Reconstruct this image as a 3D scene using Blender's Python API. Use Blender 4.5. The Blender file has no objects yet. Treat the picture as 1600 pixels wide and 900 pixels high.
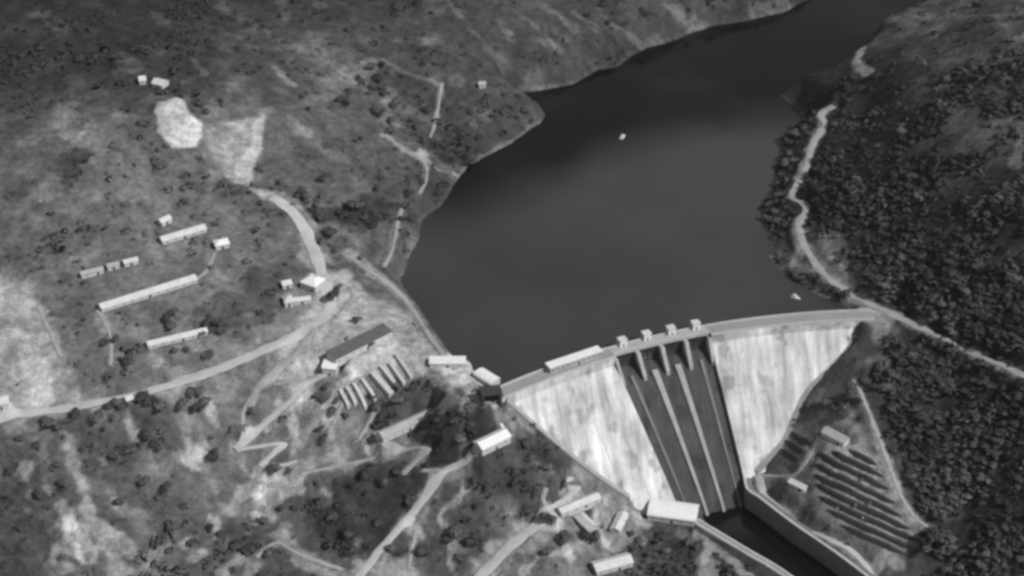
import bpy, math, random
import numpy as np

SC = bpy.context.scene
COL = SC.collection
rng = np.random.default_rng(7)
random.seed(7)

# ------------------------------------------------------------------ camera, world, sun, exposure
PITCH = math.radians(34.0); DIST = 1250.0; HFOV = math.radians(30.0)
CAM = np.array([0.0, -DIST*math.cos(PITCH), DIST*math.sin(PITCH)])
cd = bpy.data.cameras.new('camera'); cam = bpy.data.objects.new('camera', cd); COL.objects.link(cam)
cam.location = CAM; cam.rotation_euler = (math.pi/2-PITCH, 0, 0)
cd.sensor_width = 36; cd.angle = HFOV; cd.clip_start = 10; cd.clip_end = 30000
SC.camera = cam
SUN_AZ = math.radians(122.0); SUN_EL = math.radians(47.0)      # clockwise from +Y
w = bpy.data.worlds.new('World'); SC.world = w; w.use_nodes = True
nt = w.node_tree; bg = nt.nodes['Background']
sky = nt.nodes.new('ShaderNodeTexSky'); sky.sky_type = 'NISHITA'; sky.sun_disc = False
sky.sun_elevation = SUN_EL; sky.sun_rotation = SUN_AZ; sky.altitude = 700
bw = nt.nodes.new('ShaderNodeRGBToBW')                          # black-and-white film
nt.links.new(sky.outputs[0], bw.inputs[0]); nt.links.new(bw.outputs[0], bg.inputs[0])
bg.inputs[1].default_value = 0.11
sd = bpy.data.lights.new('sun', 'SUN'); sd.energy = 3.3; sd.angle = math.radians(0.6)
sun = bpy.data.objects.new('sun', sd); COL.objects.link(sun)
sun.rotation_euler = (math.pi/2-SUN_EL, 0, math.pi-SUN_AZ)
SC.view_settings.view_transform = 'Standard'; SC.view_settings.look = 'None'
SC.view_settings.exposure = 0.0; SC.view_settings.gamma = 1.0; SC.view_settings.use_curve_mapping = False
SC.render.engine = 'CYCLES'
SC.cycles.pixel_filter_type = 'BLACKMAN_HARRIS'; SC.cycles.filter_width = 3.2
SC.cycles.max_bounces = 4; SC.cycles.diffuse_bounces = 2

# ------------------------------------------------------------------ survey: photo point -> place
FPX = 800/math.tan(HFOV/2)
FW = np.array([0, math.cos(PITCH), -math.sin(PITCH)]); UP = np.array([0, math.sin(PITCH), math.cos(PITCH)])
def ray(px, py):
    d = FW + np.array([(px-800)/FPX, 0, 0]) + UP*((450-py)/FPX)
    return d/np.linalg.norm(d)
def atz(px, py, z):
    d = ray(px, py); return CAM + d*((z-CAM[2])/d[2])

# ------------------------------------------------------------------ noise helpers
_lat = rng.random((256, 256))
def vnoise(x, y):
    xi = np.floor(x).astype(int); yi = np.floor(y).astype(int); fx = x-xi; fy = y-yi
    fx = fx*fx*fx*(fx*(fx*6-15)+10); fy = fy*fy*fy*(fy*(fy*6-15)+10)
    a = _lat[xi & 255, yi & 255]; b = _lat[(xi+1) & 255, yi & 255]
    c = _lat[xi & 255, (yi+1) & 255]; d = _lat[(xi+1) & 255, (yi+1) & 255]
    return (a*(1-fx)+b*fx)*(1-fy)+(c*(1-fx)+d*fx)*fy
def fbm(x, y, s, o=4, off=0.0):
    x = np.asarray(x, float)/s+off+37.3; y = np.asarray(y, float)/s+off*1.7+11.9; r = 0; a = 1; t = 0
    for k in range(o):
        r = r + a*(vnoise(x, y)-0.5); t += a; a *= 0.5
        x, y = x*1.93*0.8-y*1.93*0.6+5.1, x*1.93*0.6+y*1.93*0.8+2.7
    return r/t*2
def sstep(a, b, x):
    t = np.clip((x-a)/(b-a), 0, 1); return t*t*(3-2*t)
def seg_dist(X, Y, pts):
    """distance to an open polyline, and the position along it"""
    best = np.full(X.shape, 1e9); par = np.zeros(X.shape)
    for i in range(len(pts)-1):
        ax, ay = pts[i][:2]; bx, by = pts[i+1][:2]; dx, dy = bx-ax, by-ay; L = dx*dx+dy*dy+1e-9
        t = np.clip(((X-ax)*dx+(Y-ay)*dy)/L, 0, 1)
        d = np.hypot(X-ax-t*dx, Y-ay-t*dy); m = d < best
        best[m] = d[m]; par[m] = (i+t)[m]
    return best, par
def inside(X, Y, poly):
    r = np.zeros(X.shape, bool); n = len(poly)
    for i in range(n):
        ax, ay = poly[i][:2]; bx, by = poly[(i+1) % n][:2]
        c = ((ay > Y) != (by > Y))
        r ^= c & (X < (bx-ax)*(Y-ay)/((by-ay) if by != ay else 1e-9)+ax)
    return r
def sdist(X, Y, poly):
    d, _ = seg_dist(X, Y, list(poly)+[poly[0]])
    return np.where(inside(X, Y, poly), -d, d)
def smooth_line(pts, step=2.5):
    p = np.array(pts, float); p = np.vstack([2*p[0]-p[1], p, 2*p[-1]-p[-2]]); out = []
    for i in range(1, len(p)-2):
        n = max(2, int(np.linalg.norm(p[i+1]-p[i])/step))
        for k in range(n):
            t = k/n; a, b, c, d = p[i-1], p[i], p[i+1], p[i+2]
            out.append(0.5*(2*b+(c-a)*t+(2*a-5*b+4*c-d)*t*t+(3*b-a-3*c+d)*t**3))
    out.append(p[-2]); return np.array(out)

# ------------------------------------------------------------------ object helpers
def linv(v): return (v/255.0)**2.2
GAIN = 1.0
def alb(v): return min(linv(v)/GAIN, 0.8)
class MB:
    def __init__(s): s.v = []; s.f = []
    def quadgrid(s, rows, closed=False):
        n = len(rows[0]); o = len(s.v)
        for r in rows: s.v += [tuple(map(float, q)) for q in r]
        for i in range(len(rows)-1):
            for j in range(n if closed else n-1):
                k = (j+1) % n
                s.f.append((o+i*n+j, o+i*n+k, o+(i+1)*n+k, o+(i+1)*n+j))
        return s
    def cap(s, idx): s.f.append(tuple(idx)); return s
    def box(s, x0, x1, y0, y1, z0, z1):
        o = len(s.v)
        s.v += [(x0,y0,z0),(x1,y0,z0),(x1,y1,z0),(x0,y1,z0),(x0,y0,z1),(x1,y0,z1),(x1,y1,z1),(x0,y1,z1)]
        s.f += [tuple(o+i for i in q) for q in ((0,3,2,1),(4,5,6,7),(0,1,5,4),(1,2,6,5),(2,3,7,6),(3,0,4,7))]
        return s
    def loft(s, secs, closed=True, caps=True):
        """secs: list of closed rings of 3D points"""
        o = len(s.v); n = len(secs[0]); s.quadgrid(secs, closed=True)
        if caps:
            s.f.append(tuple(o+j for j in reversed(range(n))))
            b = o+(len(secs)-1)*n; s.f.append(tuple(b+j for j in range(n)))
        return s
    def mesh(s, name, mat=None, smooth=False):
        m = bpy.data.meshes.new(name); m.from_pydata(s.v, [], s.f); m.update()
        import bmesh
        bm = bmesh.new(); bm.from_mesh(m); bmesh.ops.recalc_face_normals(bm, faces=bm.faces); bm.to_mesh(m); bm.free()
        if mat: m.materials.append(mat)
        if smooth: m.polygons.foreach_set('use_smooth', [True]*len(m.polygons))
        return m
    def build(s, name, mat, parent=None, smooth=False):
        o = bpy.data.objects.new(name, s.mesh(name, mat, smooth)); COL.objects.link(o); o.parent = parent
        return o
def tag(o, label=None, cat=None, group=None, kind=None):
    if label: o['label'] = label
    if cat: o['category'] = cat
    if group: o['group'] = group
    if kind: o['kind'] = kind
    return o
def empty(name, loc, rz=0.0):
    o = bpy.data.objects.new(name, None); COL.objects.link(o); o.location = [float(v) for v in loc]; o.rotation_euler = (0, 0, rz)
    o.empty_display_size = 2; return o
def copy_obj(o, parent=None):
    c = o.copy(); COL.objects.link(c); c.parent = parent; return c

# ------------------------------------------------------------------ materials (all grey: the photograph is black and white)
def mat(name, val, rough=0.9, var=0.25, scale=0.3, var2=0.12, scale2=2.5, spec=0.2, bump=0.0):
    m = bpy.data.materials.new(name); m.use_nodes = True; n = m.node_tree; p = n.nodes['Principled BSDF']
    p.inputs['Roughness'].default_value = rough; p.inputs['Specular IOR Level'].default_value = spec
    tc = n.nodes.new('ShaderNodeNewGeometry')
    def noise(s, d=5):
        t = n.nodes.new('ShaderNodeTexNoise'); t.inputs['Scale'].default_value = s; t.inputs['Detail'].default_value = d
        t.inputs['Roughness'].default_value = 0.62
        n.links.new(tc.outputs['Position'], t.inputs['Vector']); return t.outputs[0]
    def rng_(src, a):
        r = n.nodes.new('ShaderNodeMapRange'); r.inputs[1].default_value = 0.28; r.inputs[2].default_value = 0.72
        r.inputs[3].default_value = 1-a; r.inputs[4].default_value = 1+a; n.links.new(src, r.inputs[0]); return r.outputs[0]
    def mul(a, b):
        x = n.nodes.new('ShaderNodeMath'); x.operation = 'MULTIPLY'
        for i, q in enumerate((a, b)):
            if isinstance(q, float): x.inputs[i].default_value = q
            else: n.links.new(q, x.inputs[i])
        return x.outputs[0]
    n1 = noise(scale); n2 = noise(scale2)
    v = mul(mul(rng_(n1, var), rng_(n2, var2)), float(val))
    n.links.new(v, p.inputs['Base Color'])
    if bump:
        b = n.nodes.new('ShaderNodeBump'); b.inputs['Strength'].default_value = bump; b.inputs['Distance'].default_value = 1.6 if 'ground' in name else 0.6
        n.links.new(n2, b.inputs['Height']); n.links.new(b.outputs[0], p.inputs['Normal'])
    m['mul'] = 1
    return m, n, p, v, mul, rng_, noise
def simple(name, val, **k): return mat(name, val, **k)[0]

# ground: albedo of soil / scrub in the 'soil' attribute, broken up by procedural grain
M_ground, gn, gp, gv, gmul, grng, gnoise = mat('ground_soil', 1.0, rough=0.95, var=0.14, scale=0.06, var2=0.40, scale2=0.22, spec=0.05, bump=0.9)
at_ = gn.nodes.new('ShaderNodeAttribute'); at_.attribute_name = 'soil'
gfine = grng(gnoise(0.8, 3), 0.30)
gn.links.new(gmul(gmul(gv, at_.outputs['Fac']), gfine), gp.inputs['Base Color'])
M_road = simple('pale_packed_earth', alb(178), var=0.16, scale=0.12, var2=0.12, scale2=0.9, spec=0.05)
M_track = simple('worn_track_earth', alb(152), var=0.22, scale=0.12, var2=0.2, scale2=0.8, spec=0.05)
M_roof = simple('pale_roof', alb(200), var=0.14, scale=0.25, var2=0.12, scale2=1.2, spec=0.2)
M_roof2 = simple('grey_roof', alb(165), var=0.14, scale=0.2)
M_roofd = simple('dark_roof', alb(95), var=0.15, scale=0.2)
M_wall = simple('limewashed_wall', alb(190), var=0.1, scale=0.3)
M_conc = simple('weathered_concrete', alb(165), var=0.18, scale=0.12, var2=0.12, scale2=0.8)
M_rib = simple('rib_concrete', alb(152), var=0.2, scale=0.12)
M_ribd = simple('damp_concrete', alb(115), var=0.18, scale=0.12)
M_pale = simple('pale_concrete', alb(185), var=0.12, scale=0.15, var2=0.1, scale2=1.0)
M_dark = simple('window_glass', 0.03, rough=0.25, spec=0.5, var=0.1)
M_steel = simple('dark_gate_steel', 0.045, rough=0.5, spec=0.4, var=0.2)
M_deck = simple('crest_asphalt', alb(145), var=0.12, scale=0.1)
M_trunk = simple('bark', 0.05, var=0.2, scale=1.0)
M_white = simple('white_paint', 0.75, rough=0.5, var=0.05)
M_stone = simple('dry_stone', alb(66), var=0.3, scale=0.4, var2=0.25, scale2=1.5)
def leafmat(name, val, attr=False):
    m, n, p, v, mul, rng_, noise = mat(name, val, rough=0.8, var=0.35, scale=0.09, var2=0.35, scale2=0.7, spec=0.1)
    if attr:
        at_n = n.nodes.new('ShaderNodeAttribute'); at_n.attribute_name = 'leaf'; v = mul(v, at_n.outputs['Fac'])
    oi = n.nodes.new('ShaderNodeObjectInfo'); n.links.new(mul(v, rng_(oi.outputs['Random'], 0.25)), p.inputs['Base Color'])
    return m
M_leaf = leafmat('evergreen_leaves', 0.105); M_scrub = leafmat('scrub_leaves', 1.0, True)

# dam face: concrete with lime runs and damp stains that follow the fall of the face (own UV: metres along, metres down)
def face_mat(name, val, amp):
    m, n, p, v, mul, rng_, noise = mat(name, val, rough=0.85, var=0.10, scale=0.05, var2=0.10, scale2=0.6, spec=0.15)
    uv = n.nodes.new('ShaderNodeUVMap'); uv.uv_map = 'UVMap'
    def streak(sx, sy, d):
        mp = n.nodes.new('ShaderNodeMapping'); mp.inputs['Scale'].default_value = (sx, sy, 1)
        t = n.nodes.new('ShaderNodeTexNoise'); t.inputs['Scale'].default_value = 1.0; t.inputs['Detail'].default_value = d
        t.inputs['Roughness'].default_value = 0.55
        n.links.new(uv.outputs[0], mp.inputs[0]); n.links.new(mp.outputs[0], t.inputs['Vector']); return t.outputs[0]
    a = rng_(streak(0.16, 0.022, 4), amp); b = rng_(streak(0.05, 0.03, 3), amp*1.1); c = rng_(streak(0.5, 0.06, 2), amp*0.4)
    # patched and seeping areas, and the horizontal lift joints of the pours
    bl = n.nodes.new('ShaderNodeMapRange'); bl.inputs[1].default_value = 0.56; bl.inputs[2].default_value = 0.66; bl.inputs[3].default_value = 1.0; bl.inputs[4].default_value = 1-amp*1.25
    n.links.new(streak(0.075, 0.06, 2), bl.inputs[0])
    sx = n.nodes.new('ShaderNodeSeparateXYZ'); n.links.new(uv.outputs[0], sx.inputs[0])
    def m2(op, q, val):
        k = n.nodes.new('ShaderNodeMath'); k.operation = op; n.links.new(q, k.inputs[0]); k.inputs[1].default_value = val; return k.outputs[0]
    ln = m2('LESS_THAN', m2('FRACT', m2('MULTIPLY', sx.outputs[1], 0.21), 0.0), 0.09)
    lj = n.nodes.new('ShaderNodeMapRange'); lj.inputs[3].default_value = 1.0; lj.inputs[4].default_value = 0.94; n.links.new(ln, lj.inputs[0])
    n.links.new(mul(mul(mul(mul(mul(v, a), b), c), bl.outputs[0]), lj.outputs[0]), p.inputs['Base Color']); return m
M_face = face_mat('dam_concrete', alb(194), 0.31)
M_chute = face_mat('damp_chute_concrete', alb(74), 0.26)

# water
def water_mat(name, dark_end, sheen):
    m = bpy.data.materials.new(name); m.use_nodes = True; n = m.node_tree; p = n.nodes['Principled BSDF']
    p.inputs['Roughness'].default_value = 0.12; p.inputs['IOR'].default_value = 1.33
    at = n.nodes.new('ShaderNodeAttribute'); at.attribute_name = 'sheen'
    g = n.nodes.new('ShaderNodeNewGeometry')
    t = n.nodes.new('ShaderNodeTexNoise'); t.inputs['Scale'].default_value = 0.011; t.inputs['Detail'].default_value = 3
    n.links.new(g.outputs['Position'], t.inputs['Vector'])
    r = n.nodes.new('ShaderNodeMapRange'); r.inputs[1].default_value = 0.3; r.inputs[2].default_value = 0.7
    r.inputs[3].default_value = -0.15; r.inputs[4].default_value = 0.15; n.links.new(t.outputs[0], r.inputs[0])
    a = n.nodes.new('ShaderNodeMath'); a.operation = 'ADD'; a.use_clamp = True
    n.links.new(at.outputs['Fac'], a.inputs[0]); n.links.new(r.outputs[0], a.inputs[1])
    mx = n.nodes.new('ShaderNodeMapRange'); mx.inputs[3].default_value = dark_end; mx.inputs[4].default_value = sheen  # painted sheen: base colour runs from dark to pale
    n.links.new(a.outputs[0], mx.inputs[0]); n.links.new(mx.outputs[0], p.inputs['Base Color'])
    w1 = n.nodes.new('ShaderNodeTexNoise'); w1.inputs['Scale'].default_value = 0.35; w1.inputs['Detail'].default_value = 4
    n.links.new(g.outputs['Position'], w1.inputs['Vector'])
    b = n.nodes.new('ShaderNodeBump'); b.inputs['Strength'].default_value = 0.15; b.inputs['Distance'].default_value = 0.3
    n.links.new(w1.outputs[0], b.inputs['Height']); n.links.new(b.outputs[0], p.inputs['Normal'])
    return m
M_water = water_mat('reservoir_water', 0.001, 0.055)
M_pool = water_mat('tailwater', 0.002, 0.006)

# ------------------------------------------------------------------ the dam's geometry in plan: an arc, convex upstream
CC = np.array([242.2, -453.8]); RC = 416.8; TOPZ = 4.0; HW = 5.5; BAT = 0.87; KINK = -2.0; TOEZ = -78.0
def theta(x, y): return np.arctan2(x-CC[0], y-CC[1])
def radius(x, y): return np.hypot(x-CC[0], y-CC[1])
def pol(th, r, z): return (CC[0]+r*math.sin(th), CC[1]+r*math.cos(th), z)
def dpol(th, r, z):                                            # the spillway runs slightly askew, towards the river
    sh = np.interp(th, [TH_L, TH_S0, TH_S1, TH_R], [0.0, 2.35, 0.75, 0.0])*min(1.0, max(0.0, (KINK-z)/78.0))
    return pol(th+math.radians(sh), r, z)
def face_r(z): return RC-HW-BAT*np.maximum(KINK-z, 0)
def face_z(x, y):
    r = radius(x, y); return np.where(r > RC-HW, TOPZ, KINK-(RC-HW-r)/BAT)
def on_face(px, py):
    d = ray(px, py)
    for t in np.arange(850, 1500, 0.4):
        q = CAM+d*t
        if q[2] <= TOPZ and radius(q[0], q[1]) <= RC+HW and q[2] <= face_z(q[0], q[1]): return q
def th_of(px, py, z=TOPZ): q = atz(px, py, z); return float(theta(q[0], q[1]))
TH_L = th_of(772, 617); TH_R = th_of(1352, 491)
TH_S0 = th_of(953, 549); TH_S1 = th_of(1104, 513)          # spillway
contactL = [on_face(*p) for p in ((792, 626), (825, 655), (862, 686), (905, 722), (945, 752), (985, 778))]
contactR = [on_face(*p) for p in ((1180, 738), (1222, 692), (1242, 650), (1262, 610), (1300, 572), (1326, 545), (1338, 520))]

# ------------------------------------------------------------------ terrain heights
RES = [(1300,-60),(1480,-60),(1430,5),(1385,50),(1350,85),(1330,120),(1290,140),(1245,140),(1220,150),(1245,170),(1270,188),(1240,195),(1222,215),(1215,260),
 (1205,295),(1187,325),(1190,352),(1205,375),(1200,400),(1222,425),(1265,455),(1310,474),(1352,487)]
RESL = [(775,603),(760,588),(715,568),(690,545),(665,510),(640,465),(625,435),(640,410),(655,370),(658,345),(690,320),
 (712,285),(730,262),(770,240),(815,212),(845,192),(852,178),(835,158),(800,147),(850,140),(900,130),(930,112),(965,105),(985,88),(1010,75),
 (1060,62),(1110,40),(1170,32),(1220,20),(1275,-5)]
res_poly = [atz(px, py, 0)[:2] for px, py in RES] + [np.array(pol(t, RC, 0)[:2]) for t in np.linspace(TH_R, TH_L, 12)] + [atz(px, py, 0)[:2] for px, py in RESL]
RIV = [(1040,790),(1166,792),(1182,802),(1240,846),(1310,895),(1420,980),(1600,1120),(1470,1160),(1330,985),(1235,905),(1165,862),(1105,826)]
RIVZ = -82.0
riv_poly = [atz(px, py, RIVZ if k < 7 else -70.5)[:2] for k, (px, py) in enumerate(RIV)]

CP = """0,0,58 200,0,62 400,0,58 600,0,52 800,0,40 1000,0,28 1130,0,14 0,120,72 200,80,74 400,100,64 550,50,54 700,80,40 800,100,20 900,60,22 900,110,8 1000,40,14
580,95,38 500,150,44 500,250,34 400,230,43 280,200,58 280,150,68 300,240,50 150,250,57 0,250,62 600,200,26 680,150,22 800,180,7 750,220,6 720,262,3 660,280,11 625,340,11 600,420,7
650,490,5 580,430,8 540,400,12 490,390,20 440,320,33 420,400,25 450,460,18 350,385,30 250,375,36 300,440,27 155,485,28 320,515,20 230,540,22 100,500,26 0,420,36 0,560,23 100,380,42
0,655,18 150,630,15 250,605,13 350,572,12 430,540,12 500,500,13 520,470,14 560,540,8
600,545,5 560,580,2 500,600,-3 430,650,-12 365,700,-20 450,700,-22 520,700,-22 590,690,-22 680,650,-18 640,610,-6
0,700,8 0,800,-4 0,900,-15 100,700,0 100,800,-12 100,900,-25 200,700,-8 200,800,-22 200,900,-35 300,750,-22 300,850,-35 400,760,-32 450,830,-42 400,900,-48
740,640,-2 780,690,-12 820,720,-23 870,720,-30 900,750,-41 950,790,-57 800,660,-7 825,680,-16 700,600,3 690,575,4.5 745,598,4.5 650,650,-15 745,710,-19 800,700,-16 700,735,-27 610,835,-45 570,890,-50 850,740,-33 890,770,-44 930,800,-57 1000,830,-71 1090,832,-71
950,890,-71 830,830,-52 740,910,-62 1150,852,-70 1225,902,-70 1050,880,-71
1260,260,7 1245,340,6 1290,430,6 1350,475,5 1400,490,5.5 1500,540,8 1600,588,10 1400,400,22 1500,450,26 1600,500,28 1400,250,50 1500,300,56 1600,350,60 1350,180,26 1400,130,50 1500,150,78 1600,150,92 1600,0,100 1500,0,34 1460,0,10 1300,200,16
1400,520,-1 1340,560,-6 1500,600,-4 1600,650,-2 1600,750,-22 1600,900,-48 1500,700,-27 1450,830,-54 1400,650,-22 1400,760,-44 1300,780,-53 1280,690,-38 1340,650,-24 1200,752,-66.5 1240,816,-68 1320,858,-68.5 1350,885,-68.5 1450,900,-67"""
cps = [atz(*[float(v) for v in t.split(',')]) for t in CP.split()]
cps += [np.array(q) for q in contactL+contactR]
cps += [np.array(pol(TH_L-0.01, RC, 4.0)), np.array(pol(TH_R+0.01, RC, 4.4))]
for px, py in ((1040, 780), (1110, 812), (1170, 795)): cps.append(atz(px, py, -85))
cps = np.array(cps)
for (x, y, z) in ((-1200,0,60),(-1200,1200,110),(0,1400,120),(1200,1200,160),(1200,0,90),(-1000,-900,-10),(0,-900,-60),(1000,-900,-20),(700,900,120)):
    cps = np.vstack([cps, (x, y, z)])
def tps_fit(P, lam=6.0):
    n = len(P); d = np.hypot(P[:, None, 0]-P[None, :, 0], P[:, None, 1]-P[None, :, 1])/100
    K = np.where(d > 0, d*d*np.log(d+1e-12), 0)*1.0
    K2 = -d                                                # linear kernel: no overshoot
    A = np.zeros((n+1, n+1)); A[:n, :n] = K2-np.eye(n)*0.004*0; A[:n, n] = 1; A[n, :n] = 1
    return np.linalg.solve(A, np.r_[P[:, 2], 0])
wts = tps_fit(cps)
def tps_eval(X, Y):
    r = np.full(X.shape, wts[-1])
    for i in range(len(cps)): r -= wts[i]*np.hypot(X-cps[i, 0], Y-cps[i, 1])/100
    return r
GX = np.concatenate([-560-np.geomspace(4, 5500, 40)[::-1], np.arange(-560, 561, 1.6), 560+np.geomspace(4, 5500, 40)])
GY = np.concatenate([-330-np.geomspace(4, 5500, 40)[::-1], np.arange(-330, 561, 1.6), 560+np.geomspace(4, 5500, 40)])
XX, YY = np.meshgrid(GX, GY)
H = tps_eval(XX, YY)
far = sstep(700, 1600, np.hypot(XX, YY-100))
H = np.clip(H, -90, 170); H = H*(1-far)+(60+70*fbm(XX, YY, 900, 4))*far
# blur a little to take the cones off the survey points
def blur(a, n):
    for _ in range(n):
        a = a.copy(); a[1:-1] = (a[:-2]+2*a[1:-1]+a[2:])/4; a[:, 1:-1] = (a[:, :-2]+2*a[:, 1:-1]+a[:, 2:])/4
    return a
H = blur(H, 20)
rough = np.clip(0.5+0.5*fbm(XX, YY, 160, 2), 0.3, 1)
H += 5.5*fbm(XX, YY, 75, 4)*rough + 0.9*fbm(XX, YY, 14, 3, 3.0)
right = sstep(240, 330, XX)
H += right*(4.0*fbm(XX, YY, 38, 3, 9.0))
# gullies running down the far hill
H += sstep(250, 330, YY)*3.5*fbm(XX*0.8+YY*0.6, (YY*0.8-XX*0.6)*0.3, 26, 3, 5.0)

def hz(x, y):
    x = np.atleast_1d(np.asarray(x, float)); y = np.atleast_1d(np.asarray(y, float))
    i = np.clip(np.searchsorted(GX, x)-1, 0, len(GX)-2); j = np.clip(np.searchsorted(GY, y)-1, 0, len(GY)-2)
    u = (x-GX[i])/(GX[i+1]-GX[i]); v = (y-GY[j])/(GY[j+1]-GY[j])
    return (H[j, i]*(1-u)+H[j, i+1]*u)*(1-v)+(H[j+1, i]*(1-u)+H[j+1, i+1]*u)*v
def at(px, py):
    d = ray(px, py); t = np.arange(800, 2100, 1.0); q = CAM+d*t[:, None]
    b = np.nonzero(q[:, 2] <= hz(q[:, 0], q[:, 1]))[0]
    if not len(b): return atz(px, py, 0)
    k = b[0]
    a0, a1 = t[k]-1, t[k]
    for _ in range(8):
        m = (a0+a1)/2; p = CAM+d*m
        if p[2] <= hz(p[0], p[1])[0]: a1 = m
        else: a0 = m
    return CAM+d*a1

# shore
dS = sdist(XX, YY, res_poly) + 2.2*fbm(XX, YY, 22, 3, 2.0)
ups = radius(XX, YY) > RC-8
upw = sstep(RC-14, RC+4, radius(XX, YY))
land = np.maximum(H, 0.6+0.12*np.maximum(dS, 0))
shore = np.where(dS > 0, 0.25+(land-0.25)*sstep(0, 16, dS)**0.8*1.0+0.10*np.minimum(dS, 6), -np.minimum(-dS*0.6, 25)-0.3)
wS = np.where(np.abs(dS) < 1e5, 1.0, 1.0)
near_res = sstep(60, 20, dS)*upw
H = np.where(dS < 0, np.where(upw > 0.02, shore, H), H*(1-near_res)+shore*near_res)
# rock under the concrete
dampoly = [q[:2] for q in contactL] + [q[:2] for q in contactR] + [np.array(pol(t, RC+9, 0)[:2]) for t in np.linspace(TH_R-0.005, TH_L+0.006, 14)]
ind = inside(XX, YY, dampoly)
H = np.where(ind, np.minimum(H, face_z(XX, YY)-4.0), H)

# the abutments: rock and earth lapping over the ends of the wall
dR = sdist(XX, YY, riv_poly)
dD, _ = seg_dist(XX, YY, dampoly)
lap = (~ind) & (radius(XX, YY) < RC+2) & (dD < 60) & (theta(XX, YY) > TH_L-0.12) & (theta(XX, YY) < TH_R+0.1) & (dR > 4)
lap &= ((theta(XX, YY) < theta(contactL[-1][0], contactL[-1][1])) | (theta(XX, YY) > theta(contactR[0][0], contactR[0][1])))
H = np.where(lap, np.maximum(H, np.minimum(face_z(XX, YY)+0.8, 4.5)-0.75*np.maximum(dD-5, 0)), H)
# river bed
H = np.where(dR < 1.2, -87.0, H)

# ------------------------------------------------------------------ roads: survey lines, then benches cut in the hill
ROADS = [  # name, label-less structure; width m, material, points
 ('road', 7.5, M_road, [(-40,668),(0,654),(60,643),(150,630),(250,605),(350,572),(430,540),(490,508),(512,488)]),
 ('road', 8.5, M_road, [(516,490),(514,462),(504,430),(490,390),(472,348),(446,322),(424,308)]),
 ('road', 3.6, M_track, [(548,400),(580,425),(612,448),(640,478),(662,512),(690,552),(712,575)]),
 ('path', 2.6, M_track, [(600,418),(612,392),(618,365),(622,345),(628,326)]),
 ('path', 2.4, M_track, [(655,304),(664,285),(666,262),(650,240)]),
 ('path', 2.6, M_track, [(690,128),(686,160),(680,190),(672,216)]),
 ('road', 4.6, M_road, [(510,582),(480,602),(440,640),(400,672),(366,699)]),
 ('road', 3.4, M_road, [(370,703),(410,697),(446,692),(425,712),(408,728),(432,730),(464,720)]),
 ('road', 5.0, M_track, [(490,512),(470,545),(430,580),(402,606),(392,640)]),
 ('road', 5.6, M_road, [(748,712),(705,732),(682,755),(655,790),(615,835),(585,870),(560,905)]),
 ('road', 7.5, M_road, [(899,757),(893,778),(862,802),(826,832),(782,868),(735,915)]),
 ('road', 5.0, M_track, [(1303,164),(1284,180),(1288,198),(1270,225),(1258,265),(1238,302),(1242,312),(1257,318),(1261,330),(1249,350),(1255,382),(1285,425),(1320,456),(1352,476),(1400,490),(1460,522),(1530,556),(1620,596)]),
 ('path', 2.6, M_track, [(1336,592),(1352,630),(1372,680),(1392,735),(1408,775),(1430,810),(1462,832)]),
 ('road', 4.2, M_road, [(1180,742),(1196,775),(1236,812),(1285,838),(1325,858),(1350,880),(1366,915)]),
 ('road', 4.4, M_road, [(1098,822),(1150,850),(1195,882),(1245,915)]),
 ('path', 2.2, M_track, [(427,601),(452,597),(476,597)]),
 ('path', 2.2, M_track, [(380,668),(381,640),(394,614)]),
 ('path', 2.6, M_track, [(535,483),(570,491),(600,490),(622,496)]),
 ('path', 3.0, M_track, [(547,448),(552,465),(540,478),(524,496)]),
 ('path', 3.6, M_track, [(598,716),(636,704),(670,697),(652,718),(628,744)]),
 ('path', 2.6, M_track, [(660,738),(690,734),(706,731)]),
 ('path', 2.4, M_track, [(418,760),(445,758),(470,766)]),
 ('path', 2.6, M_track, [(400,872),(432,846),(458,862),(486,873),(536,892)]),
 ('path', 2.4, M_track, [(650,826),(644,858),(638,892)]),
 ('path', 2.6, M_track, [(470,742),(510,732),(560,722),(592,714)]),
 ('path', 2.6, M_track, [(853,760),(848,780),(856,796)]),
 ('path', 2.4, M_track, [(560,588),(545,612),(530,640),(520,668)]),
 ('path', 2.4, M_track, [(585,640),(575,665),(560,690)]),
 ('path', 2.2, M_track, [(152,486),(168,512),(174,540),(172,574)]),
 ('path', 2.0, M_track, [(306,438),(322,424),(335,396)]),
 ('path', 2.4, M_track, [(60,478),(78,520),(96,560)]),
 ('path', 2.4, M_track, [(1186,744),(1215,744),(1242,742),(1262,716),(1276,690)]),
]
road_lines = []
BUSY = np.zeros(XX.shape, bool); NEAR = BUSY.copy()
for nm, wd, mt, pts in ROADS:
    c = smooth_line([at(*p) for p in pts]); z = hz(c[:, 0], c[:, 1])
    k = np.ones(9)/9; zp = np.pad(z, 4, mode='edge'); z = np.convolve(zp, k, 'valid')
    c[:, 2] = z; road_lines.append((nm, wd, mt, c))
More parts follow.
